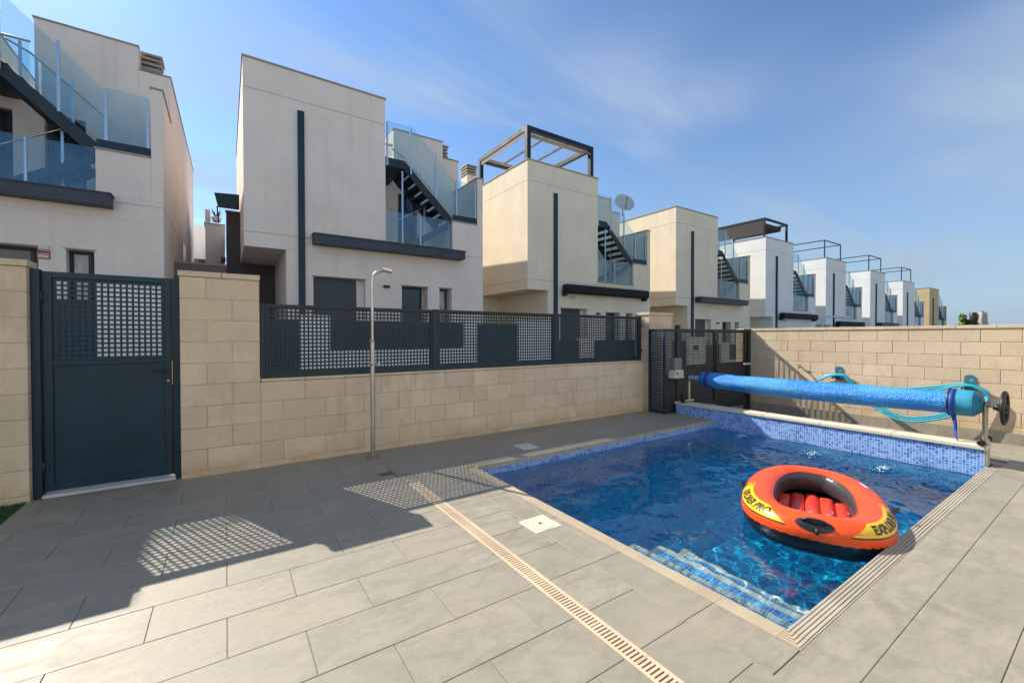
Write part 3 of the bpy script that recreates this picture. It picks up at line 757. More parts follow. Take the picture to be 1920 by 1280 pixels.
g.lathe(prof[::-1], (RX, 0, RZ-.003), 'y', 40, smooth=False); g.build('cover_roll_end', M_COVER2, reel)
MB().lathe([(3.9, .12), (4.0, .118), (4.02, .10)], (RX, 0, RZ-.003), 'y', 32).build('cover_roll_collar', simple('cover_blue_fold', (.01, .12, .36), .5, var=.2), reel)
MB().tube([(RX, .84, RZ), (RX, .93, RZ)], .022, 16).build('shaft', M_STEEL, reel)
MB().tube([(RX, 4.0, RZ), (RX, 4.24, RZ)], .047, 18).build('drum_end', M_ALU, reel)
for yy_, nm in ((.905, 0), (4.25, 1)):
    s_ = MB().tube([(RX, yy_, .235), (RX, yy_, RZ+.02)], .021, 14).build('stand_post', M_STEEL, reel)
    MB().tube([(RX-.145, yy_, .224), (RX+.145, yy_, .224)], .022, 14).build('stand_foot', M_STEEL, reel)
    for sx_ in (-1, 1): MB().lathe([(-.028, .022), (-.028, .031), (.014, .031), (.028, .022)], (RX+sx_*.16, yy_, .231), 'x', 18).build('end_cap', M_BLACK, reel)
    MB().lathe([(-.03, .03), (.03, .03)], (RX, yy_, RZ), 'y', 18).build('bearing', M_BLACK if nm else M_STEELD, reel)
wh = MB().tube([(RX+.155*cos(a*pi/18), .775, RZ-.02+.155*sin(a*pi/18)) for a in range(36)], .017, 10, closed=True)
wh.build('handwheel_rim', M_BLACK, reel)
g = MB()
for a in range(3):
    an = pi/2+a*2*pi/3; g.bar((RX+.02*cos(an), .775, RZ-.02+.02*sin(an)), (RX+.145*cos(an), .775, RZ-.02+.145*sin(an)), .03, .012, (0, 1, 0))
g.lathe([(-.03, .018), (-.02, .034), (.05, .034), (.075, .024)], (RX, .775, RZ-.02), 'y', 18); g.build('handwheel_hub', M_BLACK, reel)
M_STRAP = simple('blue_webbing', (.008, .06, .38), .55)
for ys, rr, ln in ((1.13, .143, .26), (3.88, .122, .16)):
    g = MB(); w_ = .022; P_ = []
    for k in range(25):
        a = radians(60)+k/24*radians(200); P_.append((RX+rr*cos(a), ys, RZ-.005+rr*sin(a)))
    last = P_[-1]; P_ = [p for p in P_]
    for k in range(1, 11): P_.append((last[0]-.004*k-.01*sin(k*.9), ys-.004*k-.006*sin(k*.7), last[2]-ln*k/10))
    V = []
    for i, p in enumerate(P_):
        tw = 0 if i < 25 else (i-24)*.1; dx, dy = sin(tw)*w_, cos(tw)*w_*(1 if i < 25 else .8)
        V += [(p[0]-dx, p[1]-dy, p[2]), (p[0]+dx, p[1]+dy, p[2]), (p[0]-dx+.003, p[1]-dy+.001, p[2]), (p[0]+dx+.003, p[1]+dy+.001, p[2])]
    m = len(P_); g.add(V, [(4*i, 4*i+1, 4*i+5, 4*i+4) for i in range(m-1)]+[(4*i+3, 4*i+2, 4*i+6, 4*i+7) for i in range(m-1)]+[(4*i+2, 4*i, 4*i+4, 4*i+6) for i in range(m-1)]+[(4*i+1, 4*i+3, 4*i+7, 4*i+5) for i in range(m-1)], True)
    g.build('strap', M_STRAP if ln > .2 else M_STRAP, reel)
    MB().lathe([(-.008, rr+.0015), (.008, rr+.0015)], (RX, ys+.028, RZ-.004), 'y', 32).build('black_band', M_BLACK, reel)

# ------------------------------------------------------------------ hose and hangers on the far wall
M_TEALP = simple('teal_plastic', (.015, .17, .25), .45)
def hanger(y, z, lab):
    h_ = empty('hose_hanger', (XW, y, z), lab, 'hanger', 'hose hangers on the far wall')
    # plate with key-shaped hole: arch outline built as a strip of wall pieces
    w_, hh = .062, .13; pts = []
    out = [(-w_, -.10), (w_, -.10), (w_, hh-.04)]+[(w_*cos(a*pi/10), hh-.04+w_*.9*sin(a*pi/10)) for a in range(1, 10)]+[(-w_, hh-.04)]
    hole = [(-.011, .03), (.011, .03), (.011, .055), (.03, .06), (.03, .08), (.012, .085), (.012, .115), (0, .122), (-.012, .115), (-.012, .085), (-.03, .08), (-.03, .06), (-.011, .055)]
    import bmesh
    bm = bmesh.new()
    vs1 = [bm.verts.new((0, p[0], p[1])) for p in out]; vs2 = [bm.verts.new((0, p[0], p[1])) for p in hole]
    ed = [bm.edges.new((vs1[i], vs1[(i+1) % len(vs1)])) for i in range(len(vs1))]+[bm.edges.new((vs2[i], vs2[(i+1) % len(vs2)])) for i in range(len(vs2))]
    bmesh.ops.triangle_fill(bm, edges=ed, use_beauty=True)
    ret = bmesh.ops.extrude_face_region(bm, geom=list(bm.faces))
    for v in [x for x in ret['geom'] if isinstance(x, bmesh.types.BMVert)]: v.co.x -= .006
    bmesh.ops.recalc_face_normals(bm, faces=bm.faces)
    me = bpy.data.meshes.new('plate'); bm.to_mesh(me); bm.free(); me.materials.append(M_TEALP)
    inst(me, 'plate', (-.004, 0, 0), h_)
    g = MB()
    V = []
    for i in range(13):
        a = pi*i/12
        for x_ in (-.01, -.13): V.append((x_, .085*cos(a), -.075+.055*sin(a)+(0.012 if x_ < -.1 else 0)))
    for i in range(13):
        a = pi*i/12
        for x_ in (-.01, -.13): V.append((x_, .075*cos(a), -.083+.055*sin(a)+(.012 if x_ < -.1 else 0)))
    fs = []
    for i in range(12): fs += [(2*i, 2*i+1, 2*i+3, 2*i+2), (26+2*i+2, 26+2*i+3, 26+2*i+1, 26+2*i), (2*i+1, 26+2*i+1, 26+2*i+3, 2*i+3)]
    g.add(V, fs, True).build('saddle', M_TEALP, h_)
    return h_
hanger(3.10, .60, 'dark teal hose hanger on the far wall, the one nearer the driveway gate')
hanger(1.46, .57, 'dark teal hose hanger on the far wall, the one beside the handwheel')
M_HOSE = simple('turquoise_hose', (.02, .33, .46), .4)
hose = empty('garden_hose', (0, 0, 0), 'turquoise garden hose looped between two hangers on the far block wall', 'hose')
def catmull(P_, n=8):
    out = []; P_ = [Vector(p) for p in P_]
    for i in range(len(P_)-1):
        a, b, c, d = P_[max(i-1, 0)], P_[i], P_[i+1], P_[min(i+2, len(P_)-1)]
        for k in range(n):
            t = k/n; out.append(.5*((2*b)+(c-a)*t+(2*a-5*b+4*c-d)*t*t+(3*b-a-3*c+d)*t**3))
    return out+[P_[-1]]
hx_ = XW-.075
for off, zo in ((0, 0), (-.02, -.035), (.015, .03)):
    pts = [(hx_+off, 3.4, .50+zo), (hx_+off, 3.22, .585+zo*.4), (hx_+off, 3.10, .60+zo*.3), (hx_+off, 2.98, .58+zo*.4), (hx_+off-.05, 2.80, .35+zo), (hx_+off-.10, 2.5, .10+zo), (hx_+off-.15, 2.15, -.03+zo), (hx_+off-.12, 1.8, .04+zo), (hx_+off-.06, 1.5, .20+zo), (hx_+off, 1.27, .40+zo), (hx_+off, 1.33, .51+zo*.4), (hx_+off, 1.46, .56+zo*.3), (hx_+off, 1.62, .545+zo*.5), (hx_+off, 1.85, .47+zo), (hx_+off, 2.3, .40+zo), (hx_+off, 3.0, .42+zo)]
    MB().tube(catmull(pts, 6), .0145, 8).build('hose_loop', M_HOSE, hose)
tp = empty('garden_tap', (0, 0, 0), 'small brass tap sticking out of the far wall near the driveway gate', 'tap')
g = MB().tube([(XW, 3.72, .70), (XW-.09, 3.72, .70), (XW-.12, 3.72, .67)], .012, 8).build('spout', simple('aged_brass', (.20, .15, .08), .4, .7), tp)
MB().bar((XW-.06, 3.69, .74), (XW-.06, 3.77, .735), .02, .008).tube([(XW-.06, 3.72, .70), (XW-.06, 3.72, .735)], .007, 8).build('lever', M_STEELD, tp)

# ------------------------------------------------------------------ shower
sh = empty('garden_shower', (1.30, 4.61, 0), 'slim steel outdoor shower column standing in front of the block wall', 'shower')
MB().lathe([(0, .075), (.008, .075), (.014, .068), (.014, .03), (.03, .026)], (0, 0, 0), 'z', 28).build('base_plate', M_STEELD, sh)
MB().tube([(0, 0, .02), (0, 0, 1.25)], .0235, 18).build('lower_tube', M_STEEL, sh)
arc = [(0, 0, 1.25), (0, 0, 1.88)]+[(.05-.05*cos(a*pi/12), -.0, 1.88+.07*sin(a*pi/12)+.02*a/6) for a in range(1, 6)]+[(.10, 0, 1.99)]
MB().tube([(0, 0, 1.25), (0, 0, 1.90), (.01, -.002, 1.945), (.03, -.005, 1.975), (.06, -.01, 1.995), (.11, -.02, 2.01)], .0155, 14).build('upper_tube', M_STEEL, sh)
g = MB().lathe([(0, .014), (0, .026), (.02, .026), (.02, .014)], (0, 0, 1.24), 'z', 18); g.build('collar', M_STEELD, sh)
hd = MB().cbox(-.06, .06, -.045, .045, -.022, .022, .007).build('shower_head', M_STEEL, sh); hd.location = (.15, -.028, 2.02); hd.rotation_euler = (0, radians(12), radians(-10))
MB().cbox(-.042, .042, -.038, .038, -.0255, -.0225, .001).build('nozzle_plate', M_WHITEP, hd)
g = MB().tube([(0, -.02, 1.0), (0, -.05, 1.0)], .012, 12).tube([(.02, -.015, 1.0), (.05, -.03, 1.0)], .014, 12); g.build('valve', M_STEELD, sh)
MB().lathe([(0, .018), (.022, .018), (.026, .012)], (.055, -.04, .99), 'z', 14).build('tap_knob', M_WHITEP, sh)
MB().lathe([(0, .026), (.02, .026)], (0, 0, .99), 'z', 18).build('joint_ring', M_STEELD, sh)

# ------------------------------------------------------------------ unseen villa added behind the viewer; its sunlit wall brightens the shade
own = empty('unseen_fill_villa', (0, 0, 0), 'white two storey villa with glass doors, added out of view to bounce sunlight', 'house')
g = MB(); ops = [(-5.2, -2.8, 0, 2.3), (-1.2, 2.2, 0, 2.3), (4.2, 6.4, 0, 2.3), (-4.6, -3.0, 3.6, 5.2), (.0, 1.6, 3.6, 5.2), (4.4, 6.0, 3.6, 5.2)]
def own_wall():
    xs = sorted({-9., 8., *[a for o in ops for a in o[:2]]}); zs = sorted({-.009, 7., *[max(a, -.009) for o in ops for a in o[2:4]]})
    for a, b in zip(xs, xs[1:]):
        for c, d in zip(zs, zs[1:]):
            if any(a >= o[0]-1e-6 and b <= o[1]+1e-6 and c >= o[2]-.02 and d <= o[3]+1e-6 for o in ops): continue
            g.box(a, b, -3.5, -3.25, c, d)
own_wall(); g.box(-9, 8, -9, -3.8, -.009, 7.0); g.build('walls', M_ST['white'], own)
for o_ in ops:
    fr = MB().box(o_[0], o_[0]+.06, -3.42, -3.36, o_[2], o_[3]).box(o_[1]-.06, o_[1], -3.42, -3.36, o_[2], o_[3]).box(o_[0]+.06, o_[1]-.06, -3.42, -3.36, o_[3]-.06, o_[3]).box(o_[0]+.06, o_[1]-.06, -3.42, -3.36, o_[2], o_[2]+.05).build('window_frame', M_ANTH, own)
    MB().box(o_[0]+.06, o_[1]-.06, -3.40, -3.385, o_[2]+.05, o_[3]-.06).build('pane', M_WIN, fr)
MB().box(-9.05, 8.05, -3.85, -3.2, 7.002, 7.05).build('coping', M_COPE, own)

# ------------------------------------------------------------------ inflatable boat
BC = Vector((3.745, 1.42, WL+.106)); BA = .375
boat = empty('inflatable_boat', BC, 'orange inflatable boat with black underside and yellow name bands floating on the pool', 'boat')
boat.rotation_euler = (radians(.6), radians(.8), BA)
CA, CB, NE = .748-.115, .463-.115, 2.6
NT_ = 240
cl_ = []
for i in range(2000):
    t = 2*pi*i/2000; c, s_ = cos(t), sin(t)
    cl_.append((CA*math.copysign(abs(c)**(2/NE), c), CB*(1-.06*c)*math.copysign(abs(s_)**(2/NE), s_)))
acc = [0]
for i in range(2000): a, b = cl_[i], cl_[(i+1) % 2000]; acc.append(acc[-1]+math.hypot(b[0]-a[0], b[1]-a[1]))
TOT = acc[-1]
def ctr(u):   # u = arc length fraction 0..1, starting at +x end, counter-clockwise
    d = (u % 1)*TOT; lo, hi = 0, 2000
    while hi-lo > 1:
        mi = (lo+hi)//2
        if acc[mi] <= d: lo = mi
        else: hi = mi
    f = (d-acc[lo])/(acc[lo+1]-acc[lo]+1e-12); a, b = cl_[lo % 2000], cl_[(lo+1) % 2000]
    return a[0]+(b[0]-a[0])*f, a[1]+(b[1]-a[1])*f
def frame(u):
    x, y = ctr(u); a, b = ctr(u-.004), ctr(u+.004); tx, ty = b[0]-a[0], b[1]-a[1]; l = math.hypot(tx, ty)
    return x, y, ty/l, -tx/l
def rise(u):   # bow and stern lift slightly
    x, y = ctr(u); return .02*(abs(x)/CA)**3
ORG = [(.114, -.012), (.118, .015), (.114, .042), (.103, .066), (.086, .086), (.062, .100), (.034, .108), (.006, .112), (-.022, .111), (-.045, .107), (-.064, .101), (-.080, .094), (-.090, .086)]
def wrinkle(u, j, amp): return amp*noise.noise(Vector((u*95, j*.6, 0)))+amp*.6*noise.noise(Vector((u*30, j*1.2, 4)))
def surf(u, q, off=0.):   # q = 0..len-1 continuous index in ORG
    x, y, nx_, ny_ = frame(u); i = min(int(q), len(ORG)-2); f = q-i
    o0, z0 = ORG[i]; o1, z1 = ORG[i+1]; o, z = o0+(o1-o0)*f, z0+(z1-z0)*f
    tx, tz = o1-o0, z1-z0; l = math.hypot(tx, tz); no, nz = tz/l, -tx/l
    no, nz = (no, nz) if (no*o+nz*z) > 0 else (-no, -nz)
    # surface outward normal (away from tube centre)
    o += no*off; z += nz*off
    return (x+nx_*o, y+ny_*o, z+rise(u))
def ring(prof, wr=0., seam0=False, seamN=False):
    V = []; n_ = len(prof)
    for i in range(NT_):
        u = i/NT_; x, y, nx_, ny_ = frame(u)
        for j, (o, z) in enumerate(prof):
            d = wrinkle(u, j, wr) if wr else 0
            if seam0 and j == 0: z = z+.006*sin(u*2*pi*74)*(.6+.8*noise.noise(Vector((u*20, 0, 0)))); o = o+.0015*sin(u*2*pi*74)
            if seamN and j == n_-1: z = z+.006*sin(u*2*pi*74)*(.6+.8*noise.noise(Vector((u*20, 0, 0))))
            o2 = o+d; V.append((x+nx_*o2, y+ny_*o2, z+rise(u)))
    F_ = [(i*n_+j, ((i+1) % NT_)*n_+j, ((i+1) % NT_)*n_+j+1, i*n_+j+1) for i in range(NT_) for j in range(n_-1)]
    return MB().add(V, F_, True)
t_ = NT('orange_vinyl'); nn = t_.noise(7, 4); t_.set(Base_Color=t_.mix(t_.rng(nn, .3, .7), (.82, .075, .010), (.88, .095, .014)), Roughness=.36, IOR=1.4).bump(t_.noise(22, 4), .15, .006); M_ORG = t_.m
t_ = NT('black_vinyl'); t_.set(Base_Color=(.012, .012, .016), Roughness=.3).bump(t_.noise(30, 3), .2, .006); M_BV = t_.m
t_ = NT('charcoal_vinyl'); t_.set(Base_Color=(.045, .043, .05), Roughness=.36).bump(t_.noise(18, 4), .3, .01); M_CH = t_.m
t_ = NT('red_floor_vinyl'); t_.set(Base_Color=(.72, .05, .022), Roughness=.38).bump(t_.noise(14, 4), .4, .012); M_RF = t_.m
M_YEL = simple('yellow_print', (.82, .50, .012), .36); M_PRT = simple('dark_print', (.035, .028, .012), .4)
M_WPR = simple('white_print', (.75, .70, .72), .45); M_PPR = simple('violet_print', (.22, .12, .35), .45)
o = ring(ORG, .0012, seam0=True); o.build('top_tube', M_ORG, boat)
BLK = [(-.06, -.125), (-.02, -.135), (.03, -.132), (.07, -.115), (.095, -.085), (.108, -.05), (.115, -.012)]
ring(BLK, .001, seamN=True).build('bottom_tube', M_BV, boat)
INN = [(-.089, .087), (-.098, .083), (-.112, .062), (-.120, .03), (-.120, .0), (-.112, -.035), (-.096, -.065), (-.075, -.08)]
ring(INN, .0035).build('inner_tube', M_CH, boat)
# piping along the inner lip
MB().tube([Vector(surf(i/120, len(ORG)-1.02, .001)) for i in range(120)], .0035, 6, closed=True).build('lip_seam', M_RF, boat)
# inner well outline and floor of lengthwise air chambers
def well_halfwidth(x, off=-.118):
    best = 0
    for u in range(0, 100):
        X_, Y_, nx_, ny_ = frame(u/200); xx, yy2 = X_+nx_*off, Y_+ny_*off
        if abs(xx-x) < .02: best = max(best, yy2)
    return best
NCH = 5; Wd = .50
flo = empty('floor', parent=boat)
nseg = 26
for c in range(NCH):
    y0 = -Wd/2+c*Wd/NCH; w_ = Wd/NCH; V = []; k_ = 9
    xe = .50-.10*abs((c-2)/2)**2
    for i in range(nseg+1):
        x = -xe+2*xe*i/nseg
        e = max(0, 1-((abs(x)/xe)**14))
        for j in range(k_):
            a = pi*j/(k_-1); h = sin(a)**.6*.038*e+.004*noise.noise(Vector((x*9, y0*20+j*.3, 2)))
            V.append((x, y0+w_/2-w_/2*cos(a), -.085+h))
    MB().add(V, [(i*k_+j, (i+1)*k_+j, (i+1)*k_+j+1, i*k_+j+1) for i in range(nseg) for j in range(k_-1)], True).build('floor_chamber', M_RF, flo)
# closed bottom sheet
g = MB(); V = [(0, 0, -.095)]; 
for i in range(80): x, y, nx_, ny_ = frame(i/80); V.append((x+nx_*-.06, y+ny_*-.06, -.095+rise(i/80)))
g.add(V, [(0, 1+i, 1+(i+1) % 80) for i in range(80)]); g.build('bottom_sheet', M_BV, boat)
# small prints on the floor
R3 = random.Random(5)
g = MB(); 
for c in range(NCH):
    for q in range(7):
        y = -Wd/2+(c+.5)*Wd/NCH+R3.uniform(-.03, .03); x = R3.choice((-.02, .06))+R3.uniform(-.06, .06); s_ = R3.uniform(.004, .012)
        a = R3.random()*3; tt = abs((y-(-Wd/2+(c+.5)*Wd/NCH))/(Wd/NCH/2)); z = -.085+sin(math.acos(min(1, tt)))**.6*.038+.006
        g.add([(x-s_*cos(a), y-s_*sin(a)*.6, z), (x+s_*sin(a), y-s_*.6, z), (x+s_*1.3*cos(a), y+s_*.7, z), (x-s_*.7, y+s_*.8*cos(a), z)], [(0, 1, 2, 3)], mi=R3.choice((0, 0, 1)))
g.build('floor_print', [M_WPR, M_PPR], flo)
# name bands: u range and q range on the orange tube, with lettering that follows it
def patch(u0, u1, qa, qb, off, mat, name, parent=boat, nu=40, nq=8, taper0=None, taper1=None):
    V = []
    for i in range(nu+1):
        s_ = i/nu; u = u0+(u1-u0)*s_
        for j in range(nq+1):
            t = j/nq; q0, q1 = qa, qb
            uu = u
            if taper1 is not None: uu = u-(taper1*t if s_ > .0 else 0)*s_
            if taper0 is not None: uu = uu+taper0*t*(1-s_)
            V.append(surf(uu, q0+(q1-q0)*t, off))
    n_ = nq+1
    return MB().add(V, [(i*n_+j, (i+1)*n_+j, (i+1)*n_+j+1, i*n_+j+1) for i in range(nu) for j in range(nq)], True).build(name, mat, parent)
def lettering(txt, u0, u1, q0, q1, off, mat, name):
    cu = bpy.data.curves.new('t', 'FONT'); cu.body = txt; cu.size = 1; cu.shear = .18; cu.offset = .04; cu.resolution_u = 3
    ob = bpy.data.objects.new('t', cu); COL.objects.link(ob); bpy.context.view_layer.update()
    me = bpy.data.meshes.new_from_object(ob); COL.objects.unlink(ob); bpy.data.objects.remove(ob)
    xs = [v.co.x for v in me.vertices]; ys = [v.co.y for v in me.vertices]; x0, x1, y0, y1 = min(xs), max(xs), min(ys), max(ys)
    import bmesh
    bm = bmesh.new(); bm.from_mesh(me)
    bmesh.ops.triangulate(bm, faces=bm.faces)
    for _ in range(2):
        lg = [e for e in bm.edges if e.calc_length() > .12]
        if lg: bmesh.ops.subdivide_edges(bm, edges=lg, cuts=1)
        bmesh.ops.triangulate(bm, faces=bm.faces)
    for v in bm.verts:
        a = (v.co.x-x0)/(x1-x0); b = (v.co.y-y0)/(y1-y0); v.co = surf(u0+(u1-u0)*a, q0+(q1-q0)*b, off)
    m2 = bpy.data.meshes.new(name); bm.to_mesh(m2); bm.free(); m2.materials.append(mat); return inst(m2, name, (0, 0, 0), boat)
# near-left flank (u .27 .. .46) and near-right flank (u .54 .. .73)
patch(.285, .462, 2.3, 5.9, .0012, M_YEL, 'name_band', taper1=.035)
patch(.285, .462, 1.95, 2.3, .0014, M_PRT, 'band_edge', nq=2)
patch(.545, .725, 2.3, 5.9, .0012, M_YEL, 'name_band', taper0=.035)
patch(.545, .725, 1.95, 2.3, .0014, M_PRT, 'band_edge', nq=2)
lettering('EXPLORER PRO', .316, .438, 2.9, 5.15, .0026, M_PRT, 'lettering')
lettering('EXPLORER PRO', .578, .708, 2.9, 5.15, .0026, M_PRT, 'lettering')
for q in range(3):
    patch(.255+q*.004, .285, 4.2+q*.8, 4.5+q*.8, .0012, M_YEL, 'yellow_stripe', nu=8, nq=2); patch(.725, .75-q*.004, 4.2+q*.8, 4.5+q*.8, .0012, M_YEL, 'yellow_stripe', nu=8, nq=2)
patch(.855, .885, 5.4, 6.3, .0014, M_WPR, 'small_white_print', nu=6, nq=2); patch(.829, .85, 5.4, 6.2, .0014, M_PPR, 'small_violet_print', nu=6, nq=2)
# moulded grab handle on the bow, facing the camera, and oarlocks on the flanks
def pad(u, q, su, sq, off, mat, name, parent, bulge=.006):
    V = [surf(u, q, off+bulge)]; n_ = 24
    for rr_ in (.6, 1.0):
        for i in range(n_):
            a = 2*pi*i/n_; V.append(surf(u+su*rr_*cos(a)/TOT, q+sq*rr_*sin(a), off+(bulge if rr_ < .9 else 0)))
    F_ = [(0, 1+i, 1+(i+1) % n_) for i in range(n_)]+[(1+i, 1+n_+i, 1+n_+(i+1) % n_, 1+(i+1) % n_) for i in range(n_)]
    return MB().add(V, F_, True).build(name, mat, parent)
gh = pad(.5, 3.6, .088, 1.75, .0015, M_BLACK, 'grab_handle', boat)
pts = [Vector(surf(.5+s_/TOT, 4.1, .008+.022*(1-(s_/.058)**4))) for s_ in [-.058+.0116*i for i in range(11)]]
MB().tube(pts, .0095, 10).build('handle_grip', M_BLACK, gh)
pts = [Vector(surf(.5+.012/TOT, 2.6, .004)), Vector(surf(.5+.012/TOT, 2.2, .026)), Vector(surf(.5+.012/TOT, 1.7, .004))]
MB().tube(pts, .012, 10).build('valve_boss', M_BLACK, gh)
for u in (.262, .742):
    p0 = pad(u, 2.6, .03, 1.0, .001, M_BLACK, 'oarlock', boat, .01)
    c = Vector(surf(u, 2.8, .01)); x, y, nx_, ny_ = frame(u)
    MB().tube([c+Vector((-ny_*.022, nx_*.022, 0)), c+Vector((-ny_*.016+nx_*.02, nx_*.016+ny_*.02, .022)), c+Vector((nx_*.028, ny_*.028, .03)), c+Vector((ny_*.016+nx_*.02, -nx_*.016+ny_*.02, .022)), c+Vector((ny_*.022, -nx_*.022, 0))], .007, 8).build('oarlock_loop', M_BLACK, p0)

# ------------------------------------------------------------------ houses
def wall_open(mb, x0, x1, z0, z1, y0, th, ops):
    xs = sorted({x0, x1, *[a for o in ops for a in o[:2]]}); zs = sorted({z0, z1, *[a for o in ops for a in o[2:4]]})
    for a, b in zip(xs, xs[1:]):
        for c, d in zip(zs, zs[1:]):
            if any(a >= o[0]-1e-6 and b <= o[1]+1e-6 and c >= o[2]-1e-6 and d <= o[3]+1e-6 for o in ops): continue
            mb.box(a, b, y0, y0+th, c, d)
def window(parent, x0, x1, z0, z1, y, pane=M_WIN, curtain=False):
    f = .055
    fr = MB().box(x0, x1, y, y+.06, z1-f, z1).box(x0, x1, y, y+.06, z0, z0+f).box(x0, x0+f, y, y+.06, z0+f, z1-f).box(x1-f, x1, y, y+.06, z0+f, z1-f).build('window_frame', M_ANTH, parent)
    MB().box(x0+f, x1-f, y+.02, y+.035, z0+f, z1-f).build('pane', M_CURTAIN if curtain else pane, fr)
    return fr
def chimney(parent, x0, x1, y0, y1, z0, z1, mat):
    g = MB().box(x0, x1, y0, y1, z0, z1-.36); ch = g.build('chimney', mat, parent)
    for i in range(3):
        z = z1-.34+i*.11; MB().box(x0-.03, x1+.03, y0-.03, y1+.03, z, z+.05).build('louvre_slab', M_COPE, ch)
    MB().box(x0+.05, x1-.05, y0+.05, y1-.05, z1-.36, z1-.03).build('flue', M_STEELD, ch)
    MB().box(x0-.05, x1+.05, y0-.05, y1+.05, z1-.03, z1+.01).build('cap', M_COPE, ch)
VS = 1.20        # villa size factor on the 5 m wide plan below
HY = 12.6
def house(X0, dz, mat, label, fin='fin', pergola=None, dish=False, detail=2, extra=None):
    H = empty('terraced_villa', (X0*VS, HY, dz*VS-.26), label, 'house', 'villas across the street'); H.scale = (VS, VS, VS)
    mt = M_ST[mat]
    MB().box(0, 2.97, 0, 6, 3.2, 7.12).build('upper_block', mt, H)
    g = MB(); ops = [(1.32, 2.47, .15, 2.66), (3.37, 4.07, .15, 2.58), (4.40, 4.76, .15, 2.58)]
    wall_open(g, .78, 5.73, -.4, 3.198, 0, .3, ops)
    g.box(2.972, 5.73, 0, .3, 3.2, 3.6)
    g.box(.78, 5.73, .3, 9.5, -.4, 3.198); g.box(.0, .78, 2.82, 9.5, -.4, 3.198)
    g.box(2.972, 5.73, .3, 9.5, 3.2, 3.6)
    g.build('lower_walls', mt, H)
    # terrace: low ledge block, side wall, rear wall with two doorways
    g = MB().box(4.79, 5.555, 0, 1.5, 3.602, 4.41).box(5.557, 5.73, 0, 1.5, 3.602, 5.72)
    wall_open(g, 2.972, 5.73, 3.602, 5.8, 1.502, .25, [(2.98, 3.38, 3.62, 5.35), (3.80, 4.38, 3.62, 5.4)])
    g.box(2.972, 5.73, 1.76, 9.5, 3.602, 5.8)
    g.build('terrace_walls', mt, H)
    MB().box(3.68, 5.2, 1.502, 4.5, 5.802, 7.2).prism([(1.504, 5.802), (9.5, 5.802), (9.5, 7.25), (1.504, 6.72)], 'x', 5.202, 5.73).box(2.972, 5.2, 9.3, 9.5, 5.802, 6.8).build('roof_walls', mt, H)
    # copings
    g = MB().box(-.02, 2.99, -.025, .14, 7.122, 7.155).box(-.02, .14, .142, 6.02, 7.122, 7.155).box(2.85, 2.99, .142, 6.02, 7.122, 7.155)
    g.box(3.66, 5.215, 1.48, 1.62, 7.202, 7.23).box(5.217, 5.57, 1.485, 1.66, 6.735, 6.76).prism([(1.485, 6.722), (9.52, 7.253), (9.52, 7.28), (1.485, 6.75)], 'x', 5.572, 5.75).box(5.54, 5.75, -.02, 1.478, 5.722, 5.75).box(4.77, 5.553, -.025, 1.49, 4.412, 4.44).box(2.96, 4.785, -.03, .16, 3.602, 3.635)
    g.build('coping', M_COPE, H)
    # shallow joints in the render
    g = MB().box(0.002, 2.965, -.0015, .003, 3.50, 3.512).box(0.002, 2.965, -.0015, .003, 6.50, 6.512).box(2.99, 5.72, -.0015, .003, 3.50, 3.51)
    g.box(-.0015, .003, .003, 5.9, 3.50, 3.512).box(-.0015, .003, .003, 5.9, 6.50, 6.512).box(5.727, 5.7315, .003, 9.4, 3.50, 3.512)
    g.build('render_joint', M_JOINT, H)
    MB().cbox(1.02, 1.15, -.06, -.0, -.3, 6.28, .004).build('drainpipe_cover', M_GATE, H)
    if fin == 'fin':
        MB().prism([(1.30, 3.36), (1.30, 3.56), (5.02, 3.56), (5.02, 3.36)], 'y', -.30, -.001).build('facade_fin', M_FIN, H)
        MB().box(1.28, 5.04, -.32, -.003, 3.562, 3.585).build('fin_cap', M_FIN, H)
    else:
        aw = MB().cbox(1.32, 5.35, -.30, -.05, 3.14, 3.42, .04).build('folded_awning', M_BLACKF, H)
        for x_ in (1.40, 5.27): MB().cbox(x_-.04, x_+.04, -.22, -.0, 3.05, 3.2, .01).build('awning_arm', M_BLACK, aw)
        lampo = MB().lathe([(0, .03), (.05, .06), (.09, .05)], (1.75, -.15, 2.98), 'z', 14).build('outdoor_lamp', M_WHITEP, H)
    # openings
    if detail >= 1:
        sf = MB().box(1.32, 2.29, .16, .2, .15, 2.66); 
        for i in range(48): sf.box(1.33, 2.28, .148, .1595, .16+i*.052, .16+i*.052+.044)
        sf.build('roller_shutter', M_SHUT, H)
        MB().box(2.30, 2.47, .17, .22, .15, 2.66).build('shutter_reveal', mt, H)
        window(H, 3.37, 3.98, .15, 2.58, .2); window(H, 4.40, 4.70, .15, 2.58, .2, curtain=True)
        for a_, b_, c_ in ((1.28, 2.5, 2.662), (3.34, 4.1, 2.582), (4.37, 4.79, 2.582)): MB().box(a_, b_, -.015, .14, c_, c_+.02).build('lintel', M_COPE, H)
        MB().cbox(2.90, 3.05, -.07, 0, 2.50, 2.56, .004).build('wall_lamp', M_ANTH, H)
        window(H, 2.98, 3.34, 3.62, 5.35, 1.6); window(H, 3.84, 4.36, 3.62, 5.4, 1.62)
    else:
        MB().box(1.32, 2.47, .15, .2, .15, 2.66).box(3.37, 4.07, .15, .2, .15, 2.58).build('shutter', M_SHUT, H)
        MB().box(3.0, 3.36, 1.55, 1.6, 3.62, 5.35).box(3.8, 4.38, 1.55, 1.6, 3.62, 5.4).build('terrace_window', M_WIN, H)
    # stair to the roof, landing, balustrades
    stt = empty('roof_stair', parent=H)
    A = (3.50, 5.72); B = (4.72, 4.50); th = .20
